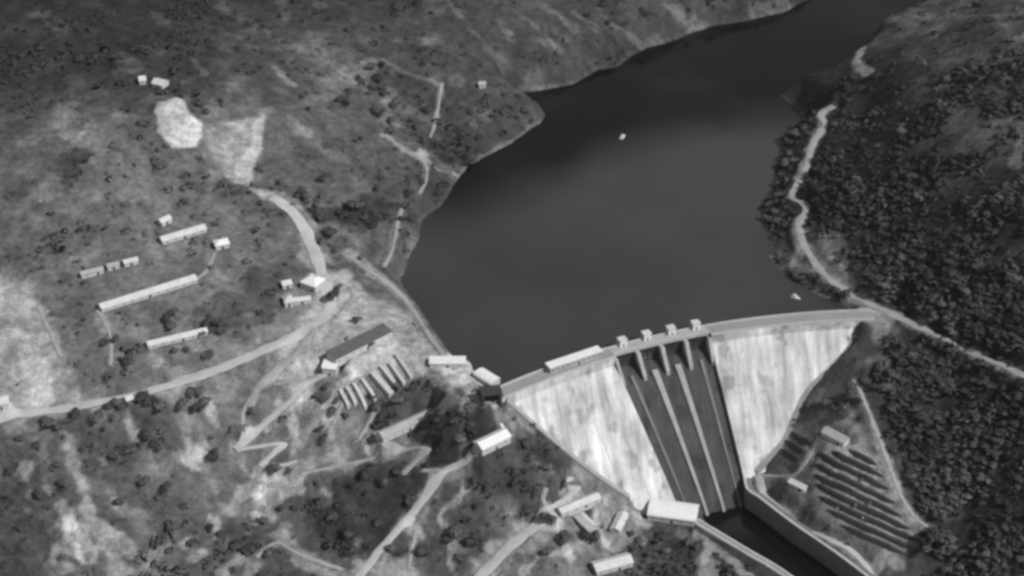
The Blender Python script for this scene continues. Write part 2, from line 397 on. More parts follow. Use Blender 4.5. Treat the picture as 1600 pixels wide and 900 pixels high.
def bench(c, wd, fade=5.0):
    global H
    x0, x1 = c[:, 0].min()-wd-9, c[:, 0].max()+wd+9; y0, y1 = c[:, 1].min()-wd-9, c[:, 1].max()+wd+9
    i0, i1 = np.searchsorted(GX, (x0, x1)); j0, j1 = np.searchsorted(GY, (y0, y1))
    X = XX[j0:j1, i0:i1]; Y = YY[j0:j1, i0:i1]
    d, p = seg_dist(X, Y, c[::2] if len(c) > 6 else c)
    cz = c[::2, 2] if len(c) > 6 else c[:, 2]
    z = np.interp(p, np.arange(len(cz)), cz); wgt = 1-sstep(wd*0.5+1.5, wd*0.5+1.5+fade, d)
    BUSY[j0:j1, i0:i1] |= d < wd*0.5+1.6; NEAR[j0:j1, i0:i1] |= d < wd*0.5+6
    wgt = wgt*(~ind[j0:j1, i0:i1])*(dR[j0:j1, i0:i1] > 0)
    H[j0:j1, i0:i1] = H[j0:j1, i0:i1]*(1-wgt)+z*wgt
for nm, wd, mt, c in road_lines: bench(c, wd)
def pad(cx, cy, L, W, rz, z, fade=4.0):
    global H
    R = math.hypot(L, W)/2+fade+3
    i0, i1 = np.searchsorted(GX, (cx-R, cx+R)); j0, j1 = np.searchsorted(GY, (cy-R, cy+R))
    X = XX[j0:j1, i0:i1]-cx; Y = YY[j0:j1, i0:i1]-cy; c, s = math.cos(rz), math.sin(rz)
    u = np.abs(X*c+Y*s)-L/2; v = np.abs(-X*s+Y*c)-W/2
    d = np.hypot(np.maximum(u, 0), np.maximum(v, 0)); wgt = 1-sstep(1.5, 1.5+fade, d)
    BUSY[j0:j1, i0:i1] |= d < 3.0
    H[j0:j1, i0:i1] = H[j0:j1, i0:i1]*(1-wgt)+z*wgt

# ------------------------------------------------------------------ buildings: footprints first (pads), built later
# name, end1, end2 (photo points of the long axis at ground), width m, wall h, roof, kind, label, category
BLD = [
 ('barrack', (252,379),(320,359), 6.5, 2.5, 'pale','gable','long white-roofed barrack, upper one on the left plateau below a small hut','barrack'),
 ('barrack', (157,484),(305,438), 6.5, 2.5, 'pale','gable','longest white-roofed barrack, in the middle of the left plateau','barrack'),
 ('barrack', (231,542),(323,520), 5.0, 2.4, 'pale','gable','narrow white-roofed barrack nearest the pale main road on the left','barrack'),
 ('hut', (127,433),(161,425), 4.2, 2.8, 'grey','gable','grey-roofed hut, leftmost and longest in a broken row on the plateau','hut'),
 ('hut', (168,421),(186,417), 4.0, 2.8, 'grey','gable','short grey-roofed hut in the middle of the broken row on the plateau','hut'),
 ('hut', (194,415),(215,410), 4.2, 2.8, 'pale','gable','pale-roofed hut at the right end of the broken row on the plateau','hut'),
 ('hut', (250,352),(265,345), 5.5, 3.0, 'pale','gable','small white hut standing alone above the upper barrack','hut'),
 ('house', (336,387),(357,383), 7.0, 3.5, 'bright','hip','small bright house at the top of the thin path on the left plateau','house'),
 ('hut', (441,449),(455,446), 5.5, 3.0, 'pale','gable','small white hut left of the large white-roofed block by the access road','hut'),
 ('house', (444,475),(457,473), 8.0, 3.5, 'pale','hip','squarish white house beside a low white wing near the access road','house'),
 ('store', (459,474),(485,471), 4.5, 2.8, 'pale','gable','low narrow white store joined end to end with a squarish house','store'),
 ('workshop', (478,444),(501,452), 11.0, 5.0, 'bright','hip','large bright white-roofed block at the bend of the access road','workshop'),
 ('shed', (518,566),(606,522), 9.0, 4.5, 'dark','shed','long dark-roofed shed above the ribbed concrete yard','shed'),
 ('tank_house', (507,580),(528,582), 9.0, 5.5, 'bright','vault','bright white round-topped block at the left end of the dark shed','building'),
 ('works_building', (594,688),(677,650), 7.0, 4.0, 'grey','gable','long grey-roofed works building below the ribbed yard','building'),
 ('pump_house', (588,689),(594,687), 4.5, 4.6, 'bright','hip','tiny white block at the left end of the long grey works building','pump house'),
 ('warehouse', (747,707),(791,686), 9.0, 5.0, 'bright','gable','bright white-roofed warehouse at the head of the lower track','warehouse'),
 ('abutment_building', (672,570),(727,570), 7.0, 3.4, 'bright','flat','flat white building on the shore at the left end of the dam','building'),
 ('valve_house', (748,590),(774,606), 8.0, 4.5, 'bright','vault','white round-roofed block against the left end of the dam','building'),
 ('workshop', (874,804),(934,780), 6.0, 3.2, 'pale','gable','pale-roofed workshop, upper of the cluster below the dam on the left','workshop'),
 ('workshop', (902,808),(924,830), 6.5, 3.2, 'pale','gable','pale-roofed workshop set crosswise below the upper one of the cluster','workshop'),
 ('workshop', (961,834),(974,808), 6.0, 3.2, 'pale','gable','narrow pale-roofed workshop standing nearest the powerhouse','workshop'),
 ('powerhouse', (1014,812),(1088,822), 15.0, 4.0, 'bright','vault','large powerhouse with bright white vaulted roof at the toe of the dam','powerhouse'),
 ('annex', (1028,780),(1052,782), 7.0, 5.0, 'grey','flat','grey annex block behind the powerhouse roof','annex'),
 ('warehouse', (928,893),(984,878), 9.0, 3.5, 'pale','gable','pale-roofed warehouse cut by the bottom edge below the workshops','warehouse'),
 ('house', (1288,678),(1322,696), 6.5, 3.5, 'grey','gable','long pale house at the top of the terraced slope','house'),
 ('hut', (1234,756),(1258,768), 4.0, 2.8, 'pale','gable','small pale hut at the foot of the terraces by the river road','hut'),
 ('hut', (218,129),(228,128), 7.0, 3.0, 'pale','gable','left of two small white huts on the hill above the quarry','hut'),
 ('hut', (243,132),(259,136), 8.0, 3.0, 'pale','gable','right of two small white huts on the hill above the quarry','hut'),
 ('hut', (748,136),(758,135), 5.0, 3.0, 'grey','gable','tiny pale hut near the shore behind the peninsula','hut'),
 ('hut', (197,630),(207,627), 5.0, 3.5, 'pale','gable','tiny white roadside hut beside the pale main road','hut'),
 ('house', (-10,636),(14,632), 8.0, 4.0, 'pale','hip','white house above the main road at the left edge','house'),
]
feet = []
for b in BLD:
    zm = at((b[1][0]+b[2][0])/2, (b[1][1]+b[2][1])/2)[2]; p, q = atz(*b[1], zm), atz(*b[2], zm); c = (p+q)/2; L = float(np.hypot(*(q-p)[:2])); rz = math.atan2(q[1]-p[1], q[0]-p[0])
    z = float(zm)
    if b[0] == 'powerhouse': z = -72.0
    if b[0] == 'annex': z = -70.0
    feet.append((c[0], c[1], L, rz, z))
_q = pol(TH_R+0.03, RC+1, 4); pad(_q[0], _q[1], 26, 22, -TH_R, 4.1, 9.0)
_q = pol(TH_L-0.02, RC, 4); pad(_q[0], _q[1], 10, 10, -TH_L, 3.9, 5.0)
for b, (x, y, L, rz, z) in zip(BLD, feet):
    if b[0] not in ('valve_house', 'annex'): pad(x, y, L, b[3], rz, z)

# ------------------------------------------------------------------ soil tones
TG = """55 62 55 58 70 70 65 72 82 74 85 82 62 55 72 75 68
60 64 56 60 75 92 76 74 78 72 62 60 55 48 52 66 70
76 92 98 104 102 90 92 74 80 80 70 60 55 58 62 72 66
86 106 112 110 102 95 82 72 70 70 60 60 55 52 48 52 50
98 102 110 110 106 98 88 80 70 70 60 60 70 62 48 48 46
132 104 108 112 112 135 122 100 90 80 80 80 80 82 62 50 48
142 128 110 112 114 132 112 100 110 100 90 90 90 84 60 48 46
84 90 92 102 116 106 88 84 95 100 95 90 88 84 72 52 48
80 90 88 96 92 78 82 86 94 105 92 74 92 86 78 54 50
86 100 96 102 92 88 92 98 108 118 92 64 72 96 82 62 56"""
TG = np.array([[float(v) for v in r.split()] for r in TG.split('\n')])
tp = []; tv = []
for j in range(10):
    for i in range(17):
        q = at(i*100, j*100) if True else 0
        tp.append(q[:2]); tv.append(TG[j, i])
tp = np.array(tp); tv = np.array(tv)
num = np.zeros(XX.shape); den = np.zeros(XX.shape)
wx = XX+18*fbm(XX, YY, 60, 3, 21.0); wy = YY+18*fbm(XX, YY, 60, 3, 25.0)
for (x, y), v in zip(tp, tv):
    k = 1/(((wx-x)**2+((wy-y)*0.8)**2)+120)**1.6; num += k*v; den += k
T = num/den
STROKES = [ # tone, half-width m, soft m, strength, points
 (150,4,5,.8,[(105,690),(118,730),(130,765),(142,800)]),(150,5,5,.8,[(100,812),(122,830),(132,865)]),(150,5,6,.8,[(150,815),(170,850),(190,900)]),
 (140,4,5,.7,[(175,770),(190,800)]),(145,4,4,.8,[(185,840),(200,860)]),(135,5,5,.7,[(210,810),(232,838)]),(150,3,3,.8,[(285,850),(298,838)]),(150,3,4,.8,[(300,875),(318,862)]),
 (150,4,4,.8,[(80,890),(105,886)]),(150,4,4,.8,[(385,900),(395,880)]),(130,4,5,.7,[(345,800),(395,795)]),
 (150,4,4,.8,[(400,765),(425,770),(470,765)]),(155,4,4,.8,[(430,850),(440,838),(470,870),(490,890),(530,900)]),(150,3,3,.7,[(435,840),(445,820)]),
 (150,5,4,.8,[(505,765),(525,790),(535,800)]),(150,4,3,.8,[(545,780),(560,800),(575,830)]),(140,3,3,.7,[(580,825),(590,840)]),(140,4,4,.7,[(460,860),(480,875)]),
 (135,5,4,.7,[(540,730),(600,715),(640,705)]),(140,5,3,.8,[(640,698),(672,700),(650,722),(628,745)]),(125,4,4,.6,[(640,740),(690,735)]),
 (120,3,3,.6,[(645,830),(640,880),(630,900)]),(140,5,5,.7,[(540,900),(575,895),(640,895)]),
 (150,4,4,.8,[(865,800),(850,775),(848,755)]),(150,5,5,.7,[(800,840),(840,815),(880,805)]),(140,6,6,.7,[(870,790),(940,810),(985,800),(990,830)]),
 (140,5,5,.7,[(900,870),(940,850),(1000,845)]),(135,5,6,.7,[(1030,850),(1060,840),(1100,845)]),(140,6,5,.7,[(1095,870),(1110,895)]),
 (150,6,5,.8,[(20,470),(45,480),(70,530),(95,570)]),(120,3,3,.6,[(100,540),(115,570),(110,590)]),(125,3,3,.6,[(150,485),(170,520),(173,570)]),(125,3,3,.6,[(228,545),(245,590)]),(125,2.5,3,.6,[(250,545),(265,580)]),
 (125,2.0,2,.6,[(305,438),(322,425),(335,395)]),(120,2.0,2,.6,[(325,430),(325,515)]),
 (150,6,5,.85,[(520,460),(545,455),(540,480),(510,500)]),(150,7,6,.8,[(470,560),(500,530),(560,520)]),(150,5,5,.8,[(560,460),(600,480),(640,500)]),(150,4,4,.7,[(550,480),(575,500),(620,505)]),
 (160,5,4,.8,[(600,530),(630,535),(650,560)]),(125,5,6,.6,[(420,600),(470,590),(500,590)]),(140,6,6,.6,[(390,590),(350,620)]),
 (120,4,5,.6,[(390,740),(430,745),(480,738),(540,728)]),(130,3,3,.6,[(310,690),(320,730),(335,770)]),
 (130,3,3,.6,[(560,640),(580,680)]),
(165,3,2,.85,[(520,505),(560,500),(575,515)]),(160,3,2,.8,[(470,575),(510,545),(545,520)]),(160,2.5,2,.8,[(395,625),(430,590),(470,572)]),(150,2.5,2,.8,[(480,615),(440,650),(415,672)]),(150,4,2.5,.8,[(640,560),(660,580),(690,600)]),
 (160,3,2,.8,[(555,590),(535,610),(520,640)]),(150,3,2,.7,[(570,600),(550,650),(560,690),(585,700)]),(145,3,2,.7,[(470,690),(500,660),(530,640)]),(150,3,2,.8,[(400,735),(440,735),(480,725),(520,710)]),(155,3,2,.8,[(470,745),(420,760),(405,780)]),
 (150,3,2,.8,[(700,610),(730,640),(760,660),(795,665)]),(140,4,3,.7,[(700,620),(690,650)]),(150,3,2,.7,[(800,640),(795,670),(790,690)]),(145,3,2,.7,[(820,650),(850,690),(885,720)]),(150,2.5,2,.8,[(895,735),(880,715),(860,695)]),
 (150,3,2,.8,[(690,745),(650,760),(630,745)]),(145,2.5,2,.8,[(700,790),(690,810),(730,760)]),(140,2.5,2,.7,[(645,820),(640,900)]),(150,3,2,.8,[(850,865),(820,890)]),(155,4,2,.8,[(860,815),(900,800),(880,790)]),(160,4,2,.8,[(985,800),(1000,815),(960,800)]),
 (150,3,2,.8,[(1090,835),(1130,865),(1170,900)]),(160,3,2,.8,[(1110,850),(1100,880)]),(150,4,2,.7,[(860,870),(920,850),(960,855)]),(150,4,2.5,.7,[(560,880),(600,890),(640,880)]),(150,3,2,.8,[(350,895),(380,870)]),(140,3,2,.7,[(240,870),(262,850)]),
 (150,2.5,1.5,.8,[(60,690),(75,680)]),(140,2.5,2,.7,[(60,720),(65,700)]),(150,3,2,.8,[(560,815),(575,830),(590,850)]),(145,3,2,.8,[(380,770),(360,800),(345,790)]),(150,3,2,.8,[(410,850),(430,840)]),(140,3,2,.7,[(700,880),(690,900)]),
 (150,2.2,1.5,.8,[(425,307),(450,325),(478,352)]),(150,3,2,.8,[(180,630),(190,650),(178,660)]),
 # peninsula and far hill
 (145,4,3,.9,[(600,212),(630,232),(655,240)]),(158,7,3,.95,[(655,240),(685,262),(712,272)]),(120,4,4,.6,[(580,100),(560,120),(530,140)]),(115,2,2,.6,[(600,95),(640,115),(685,132)]),
 (120,5,5,.6,[(610,140),(600,185),(630,200)]),(115,5,5,.5,[(720,160),(760,180)]),(120,3,3,.6,[(720,272),(770,240),(815,215),(845,195)]),(110,3,3,.6,[(830,60),(870,75)]),
 (115,3,3,.6,[(810,20),(835,40),(865,68)]),(105,3,3,.5,[(740,50),(770,85)]),(110,3,3,.5,[(1040,10),(1070,30),(1100,40)]),(110,2.5,2,.5,[(1000,72),(1030,64)]),(100,2,2,.5,[(810,143),(850,138),(900,130)]),
 (110,4,4,.5,[(1180,18),(1230,8)]),(115,3,3,.6,[(430,108),(455,132)]),(100,4,4,.5,[(240,20),(255,35)]),(100,4,4,.5,[(345,0),(350,20)]),(105,4,4,.5,[(440,0),(445,30)]),(105,3,3,.5,[(385,70),(400,75)]),
 (115,6,8,.6,[(480,110),(510,130),(550,110)]),(110,3,3,.5,[(300,90),(320,115)]),(110,7,8,.5,[(190,90),(205,110)]),(95,6,6,.5,[(60,20),(85,35),(100,55)]),(120,6,6,.6,[(40,225),(75,205),(110,180)]),(120,6,6,.6,[(110,215),(135,220)]),
 (120,5,5,.5,[(150,250),(170,200),(190,180)]),(115,3,3,.5,[(410,180),(460,165),(520,150)]),(115,4,4,.5,[(480,210),(520,250)]),(130,3,3,.7,[(440,115),(452,130)]),
 (130,4,3,.7,[(425,285),(440,300),(465,318)]),(130,3,3,.6,[(480,300),(490,318)]),(115,3,3,.5,[(565,330),(600,360),(605,385)]),(115,4,4,.5,[(525,360),(560,380),(590,405)]),(145,4,4,.8,[(545,398),(580,425),(620,460)]),
 (110,3,3,.5,[(640,395),(645,375)]),(120,4,4,.6,[(400,260),(380,300)]),
 # right bank
 (120,5,4,.8,[(1250,345),(1262,372),(1238,410),(1262,425)]),(112,8,5,.7,[(1280,380),(1310,410),(1318,440)]),(110,4,4,.7,[(1215,395),(1208,412)]),(110,4,4,.7,[(1262,458),(1300,468),(1330,478)]),
 (125,6,5,.8,[(1345,488),(1390,495),(1372,520)]),(100,4,5,.6,[(1400,520),(1380,560),(1340,570)]),(95,5,4,.5,[(1330,70),(1340,115)]),(140,4,3,.9,[(1337,72),(1341,95),(1350,116)]),(95,6,5,.6,[(1222,150),(1240,140)]),
 (85,4,4,.6,[(1440,430),(1460,425),(1510,400)]),(80,4,4,.6,[(1330,360),(1350,345)]),(85,4,4,.6,[(1560,330),(1565,345)]),(80,5,5,.6,[(1480,380),(1500,350)]),(80,4,4,.6,[(1400,740),(1430,710),(1440,690)]),
 (95,3,3,.6,[(1590,165),(1595,230),(1585,260)]),(85,10,12,.6,[(1380,60),(1440,30),(1500,20)]),(85,12,14,.5,[(1480,180),(1560,130),(1600,110)]),(100,3,4,.6,[(1465,825),(1500,800)]),
 (130,4,3,.8,[(1370,880),(1385,860),(1400,880)]),(120,5,5,.6,[(1200,760),(1215,790),(1240,800)]),(110,4,4,.6,[(1300,820),(1350,850)]),(110,4,4,.6,[(1290,800),(1340,825),(1370,860)]),
 (95,3,3,.7,[(375,195),(360,235)]),(100,3,2,.7,[(395,195),(380,235),(372,255)]),(170,3,2,.8,[(378,195),(350,235)]),(90,5,3,.8,[(262,212),(270,222)]),(100,3,2,.7,[(285,225),(295,240)]),(85,12,10,.6,[(390,320),(430,300),(330,290)]),(110,3,2,.6,[(700,0),(720,25)]),(105,4,3,.6,[(850,10),(880,30),(900,50)]),(105,3,3,.6,[(900,20),(930,45)]),(105,3,2,.6,[(960,40),(990,60)]),(110,3,3,.6,[(780,30),(800,60)]),(100,4,4,.6,[(660,60),(700,70)]),(110,5,4,.5,[(500,170),(530,210)]),(115,4,3,.6,[(450,180),(480,220),(540,250)]),
 (165,3,2,.9,[(385,285),(402,298),(424,308)]),(125,3,3,.8,[(797,640),(830,668),(865,697),(910,733),(950,765),(985,785)]),(140,4,3,.7,[(720,605),(745,625),(765,650)]),(120,8,6,.6,[(650,590),(690,620),(730,640)]),
 # darker scrub
 (70,14,14,.6,[(300,50),(240,130),(200,160)]),(68,10,8,.7,[(100,270),(110,250)]),(80,16,14,.6,[(330,500),(400,470),(420,440)]),(70,10,8,.7,[(720,660),(680,690),(700,690)]),(66,12,8,.8,[(580,740),(620,770),(650,760)]),
 (66,10,8,.8,[(510,810),(560,850),(600,850)]),(86,8,8,.6,[(560,640),(620,650),(660,620)]),(66,9,8,.7,[(880,690),(850,700)]),(72,12,10,.7,[(780,740),(830,760)]),(72,14,10,.7,[(730,830),(780,820),(700,870)]),
 (66,10,8,.8,[(690,690),(720,680),(740,670)]),(70,10,8,.7,[(1040,850),(1070,860),(1050,890)]),(75,14,12,.6,[(60,720),(40,820),(60,870)]),(75,14,12,.6,[(160,690),(240,680),(250,740)]),(70,8,8,.6,[(360,830),(400,850)]),
 (62,8,6,.7,[(500,340),(560,330)]),(62,9,6,.7,[(560,350),(600,320)]),(66,9,8,.6,[(690,230),(700,270)]),(55,8,5,.8,[(1225,215),(1222,270),(1205,330)]),(55,5,3,.7,[(1225,430),(1255,445)]),
]
POLYS = [ (62,4,.85,[(606,718),(690,700),(712,722),(660,775),(600,850),(560,845),(505,800),(525,745)]),(64,4,.8,[(660,690),(740,650),(760,680),(690,715)]),(135,2.5,.9,[(1246,338),(1275,372),(1322,395),(1326,450),(1288,425),(1262,398),(1236,415),(1244,380)]),(168,2,.9,[(500,440),(540,420),(570,450),(560,490),(500,530),(455,560),(480,510)]),(178,1.5,.8,[(880,798),(945,778),(950,792),(915,812),(940,830),(900,835),(905,812)]),(165,2,.8,[(955,802),(980,800),(978,838),(955,838)]),
 (80,6,.6,[(1380,40),(1440,5),(1640,-10),(1640,100),(1500,160),(1420,140)]),(118,4,.8,[(1262,640),(1330,640),(1385,720),(1450,830),(1405,855),(1240,775),(1205,735)]),(150,3,.85,[(1340,482),(1385,482),(1400,492),(1385,510),(1362,520),(1335,500)]),(92,8,.6,[(1180,740),(1240,650),(1270,640),(1290,690),(1240,740)]),
 # tone, soft m, strength, points
 (188,1.0,.97,[(246,160),(280,153),(300,175),(320,193),(305,228),(268,228),(245,205)]),
 (146,2.5,.85,[(325,195),(410,180),(400,235),(385,290),(360,285),(330,245),(318,225)]),
 (176,1.5,.85,[(402,190),(413,182),(408,225),(392,285),(368,286),(366,262),(385,240)]),
 (160,5,.9,[(-60,420),(40,440),(70,500),(90,560),(95,610),(60,650),(-60,660)]),
 (186,6,.85,[(30,520),(80,520),(95,600),(60,645),(30,630)]),
 (165,4,.8,[(95,600),(130,605),(130,635),(90,638)]),
 (160,4,.85,[(470,500),(540,440),(600,470),(660,520),(690,570),(640,600),(540,560),(450,600),(420,600)]),
 (182,2,.9,[(540,575),(605,535),(640,540),(640,570),(570,585)]),
 (196,2,.9,[(665,562),(725,562),(775,598),(765,606),(735,600),(705,605),(690,585)]),
 (125,5,.6,[(480,700),(560,640),(580,690),(545,725),(470,735)]),
 (140,6,.6,[(860,790),(990,785),(1000,830),(940,850),(880,840)]),
]
for tone, hw, soft, st, pts in STROKES:
    soft *= 0.55; st = min(0.96, st*1.15)
    c = np.array([at(*p) for p in pts])
    m = hw+soft+10
    i0, i1 = np.searchsorted(GX, (c[:, 0].min()-m, c[:, 0].max()+m)); j0, j1 = np.searchsorted(GY, (c[:, 1].min()-m, c[:, 1].max()+m))
    X = XX[j0:j1, i0:i1]; Y = YY[j0:j1, i0:i1]
    d, _ = seg_dist(X, Y, c); d = d+hw*1.1*fbm(X, Y, 9, 3, 40.0)+hw*0.7*fbm(X, Y, 25, 2, 44.0)
    a = st*(1-sstep(hw-soft*0.5, hw+soft*0.5, d)); T[j0:j1, i0:i1] = T[j0:j1, i0:i1]*(1-a)+tone*a
for tone, soft, st, pts in POLYS:
    c = [at(*p)[:2] for p in pts]; ca = np.array(c)
    i0, i1 = np.searchsorted(GX, (ca[:, 0].min()-25, ca[:, 0].max()+25)); j0, j1 = np.searchsorted(GY, (ca[:, 1].min()-25, ca[:, 1].max()+25))
    X = XX[j0:j1, i0:i1]; Y = YY[j0:j1, i0:i1]
    d = sdist(X, Y, c)+max(soft*1.2, 3.5)*fbm(X, Y, 12, 4, 50.0); a = st*(1-sstep(-soft, soft, d))
    T[j0:j1, i0:i1] = T[j0:j1, i0:i1]*(1-a)+tone*a
for nm, wd, mt, c in road_lines:                              # spoil and worn verges beside the tracks
    m_ = wd*2+8; i0, i1 = np.searchsorted(GX, (c[:, 0].min()-m_, c[:, 0].max()+m_)); j0, j1 = np.searchsorted(GY, (c[:, 1].min()-m_, c[:, 1].max()+m_))
    X = XX[j0:j1, i0:i1]; Y = YY[j0:j1, i0:i1]; d, _ = seg_dist(X, Y, c[::2])
    d = d+wd*0.9*fbm(X, Y, 8, 3, 33.0)+wd*0.5*fbm(X, Y, 22, 2, 34.0); a_ = 0.75*(1-sstep(wd*0.55, wd*0.95, d))
    T[j0:j1, i0:i1] = T[j0:j1, i0:i1]*(1-a_)+np.maximum(T[j0:j1, i0:i1], 142)*a_
TERR = [((1237,675),(1265,695)),((1227,688),(1259,709)),((1221,702),(1249,719)),((1326,703),(1370,727)),((1300,706),(1380,745)),((1276,710),(1388,764)),((1273,726),(1398,786)),((1272,742),(1408,806)),
        ((1272,758),(1420,826)),((1278,776),(1432,845)),((1292,797),(1430,860)),((1314,821),(1412,866))]
for (ax, ay), (bx, by) in TERR:
    c = np.array([at(ax+(bx-ax)*u, ay+(by-ay)*u-8) for u in np.linspace(0, 1, 5)])
    i0, i1 = np.searchsorted(GX, (c[:, 0].min()-9, c[:, 0].max()+9)); j0, j1 = np.searchsorted(GY, (c[:, 1].min()-9, c[:, 1].max()+9))
    X = XX[j0:j1, i0:i1]; Y = YY[j0:j1, i0:i1]; d, _ = seg_dist(X, Y, c); a_ = 0.8*(1-sstep(1.3, 2.8, d+0.8*fbm(X, Y, 7, 2, 35.0)))
    T[j0:j1, i0:i1] = T[j0:j1, i0:i1]*(1-a_)+148*a_
# drying margin along the waterline
T = np.where((dS > 0) & (dS < 3.0) & (upw > .5), T+8, T)
lowl = sstep(-60, -130, YY)*sstep(120, 40, XX)
T += lowl*(-3+55*sstep(0.30, 0.55, fbm(XX*0.9+YY*0.3, (YY-XX*0.4)*0.5, 11, 4, 61.0)))
T += right*(6+22*sstep(0.1, 0.5, fbm(XX, YY, 28, 4, 68.0)))
T += -4+20*sstep(0.2, 0.6, fbm(XX, YY, 20, 4, 66.0))*sstep(45, 80, T)*sstep(150, 120, T)
T = T*(1+0.09*fbm(XX, YY, 45, 4, 60.0)+0.20*fbm(XX, YY, 9, 3, 64.0))
ALB = (np.clip(T, 25, 230)/255)**2.2/GAIN

# ground sheet
def grid_mesh(name, X, Y, Z, material):
    ny, nx = X.shape; v = np.stack([X, Y, Z], -1).reshape(-1, 3)
    idx = np.arange(ny*nx).reshape(ny, nx)
    q = np.stack([idx[:-1, :-1], idx[:-1, 1:], idx[1:, 1:], idx[1:, :-1]], -1).reshape(-1, 4)
    m = bpy.data.meshes.new(name); m.vertices.add(len(v)); m.vertices.foreach_set('co', v.ravel())
    m.loops.add(q.size); m.loops.foreach_set('vertex_index', q.ravel().astype(np.int32))
    m.polygons.add(len(q)); m.polygons.foreach_set('loop_start', np.arange(0, q.size, 4, dtype=np.int32))
    m.polygons.foreach_set('use_smooth', np.ones(len(q), bool)); m.update(calc_edges=True); m.validate()
    m.materials.append(material); o = bpy.data.objects.new(name, m); COL.objects.link(o); return o
g = grid_mesh('ground', XX, YY, H, M_ground)
a = g.data.attributes.new('soil', 'FLOAT', 'POINT'); a.data.foreach_set('value', ALB.ravel().astype(np.float32))
tag(g, kind='structure')

# reservoir and tailwater
wx_ = np.arange(-150, 700, 8.0); wy_ = np.arange(-150, 900, 8.0); WX, WY = np.meshgrid(wx_, wy_)
keep = (sdist(WX, WY, res_poly) < 24) & (radius(WX, WY) > RC+HW-9.0)
def sheet(name, X, Y, keepv, z, material, sheen):
    ny, nx = X.shape; idx = np.arange(ny*nx).reshape(ny, nx)
    k = keepv[:-1, :-1] & keepv[:-1, 1:] & keepv[1:, 1:] & keepv[1:, :-1]
    q = np.stack([idx[:-1, :-1], idx[:-1, 1:], idx[1:, 1:], idx[1:, :-1]], -1)[k]
    used, inv = np.unique(q, return_inverse=True); inv = inv.reshape(q.shape)
    v = np.stack([X.ravel()[used], Y.ravel()[used], np.full(len(used), z)], -1)
    m = bpy.data.meshes.new(name); m.from_pydata(v.tolist(), [], inv.tolist()); m.update(); m.materials.append(material)
    at2 = m.attributes.new('sheen', 'FLOAT', 'POINT'); at2.data.foreach_set('value', sheen(v[:, 0], v[:, 1]).astype(np.float32))
    o = bpy.data.objects.new(name, m); COL.objects.link(o); return tag(o, kind='structure')
def res_sheen(x, y):   # sky reflection painted as water colour: pale near the dam, dark up valley
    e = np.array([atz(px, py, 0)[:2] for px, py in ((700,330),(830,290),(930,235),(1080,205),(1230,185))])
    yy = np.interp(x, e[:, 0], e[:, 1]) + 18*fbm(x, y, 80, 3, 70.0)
    sh = atz(1130, 265, 0); lo_ = np.exp(-((x-sh[0])/130)**2-((y-sh[1])/110)**2)  # extra pale sheen painted right of centre
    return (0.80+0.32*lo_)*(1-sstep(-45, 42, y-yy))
sheet('reservoir', WX, WY, keep, 0.0, M_water, res_sheen)
rx = np.arange(40, 420, 4.0); ry = np.arange(-420, -90, 4.0); RX, RY = np.meshgrid(rx, ry)
sheet('river', RX, RY, sdist(RX, RY, riv_poly) < 7, RIVZ, M_pool, lambda x, y: 0.5+0*x)

# road sheets, with ragged edges
for nm, wd, mt, c in road_lines:
    t = np.gradient(c[:, :2], axis=0); t /= np.linalg.norm(t, axis=1)[:, None]+1e-9; nrm = np.c_[-t[:, 1], t[:, 0]]
    rows = []
    k = np.arange(len(c)); wl = wd/2*(1+0.5*fbm(k*2.5, k*0+wd, 9, 2, 80.0)); wr = wd/2*(1+0.5*fbm(k*2.5, k*0+wd+50, 9, 2, 83.0))
    for i in range(len(c)):
        row = []
        for s in (-1, -0.5, 0, 0.5, 1):
            p = c[i, :2]+nrm[i]*s*(wl[i] if s > 0 else wr[i]); z = hz(p[0], p[1])[0]
            row.append((p[0], p[1], max(z, -200)+(0.60 if abs(s) < 1 else 0.32)))
        rows.append(row)
    o = MB().quadgrid(rows).build(nm, mt, smooth=True); tag(o, kind='structure')

# ------------------------------------------------------------------ the dam
dam = empty('dam', pol((TH_S0+TH_S1)/2, RC, TOEZ))
DAMI = dam.location.copy()
def dpart(mb, name, material, parent=dam, smooth=False):
    mb.v = [(x-DAMI[0], y-DAMI[1], z-DAMI[2]) for x, y, z in mb.v]
    o = mb.build(name, material, parent, smooth); me = o.data
    uv = me.uv_layers.new(name='UVMap'); co = np.zeros(len(me.vertices)*3); me.vertices.foreach_get('co', co); co = co.reshape(-1, 3)
    x = co[:, 0]+DAMI[0]; y = co[:, 1]+DAMI[1]; U = theta(x, y)*radius(x, y)*0.5+theta(x, y)*RC*0.5; V = co[:, 2]*1.32
    li = np.zeros(len(me.loops), np.int32); me.loops.foreach_get('vertex_index', li)
    uv.data.foreach_set('uv', np.stack([U[li], V[li]], -1).ravel()); return o
def arc(a, b, step=6.0): return np.linspace(a, b, max(2, int(abs(b-a)*RC/step)+1))
def sweep(prof, a, b, step=6.0):
    return MB().loft([[dpol(t, r, z) for r, z in prof] for t in arc(a, b, step)])
def wall_prof(dr=0.0, top=TOPZ, bot=-92):
    zs = np.linspace(KINK, bot, 9)
    return [(RC+HW, bot), (RC+HW, top), (RC-HW-dr, top), (RC-HW-dr, KINK)] + [(float(face_r(z))-dr, float(z)) for z in zs[1:]]
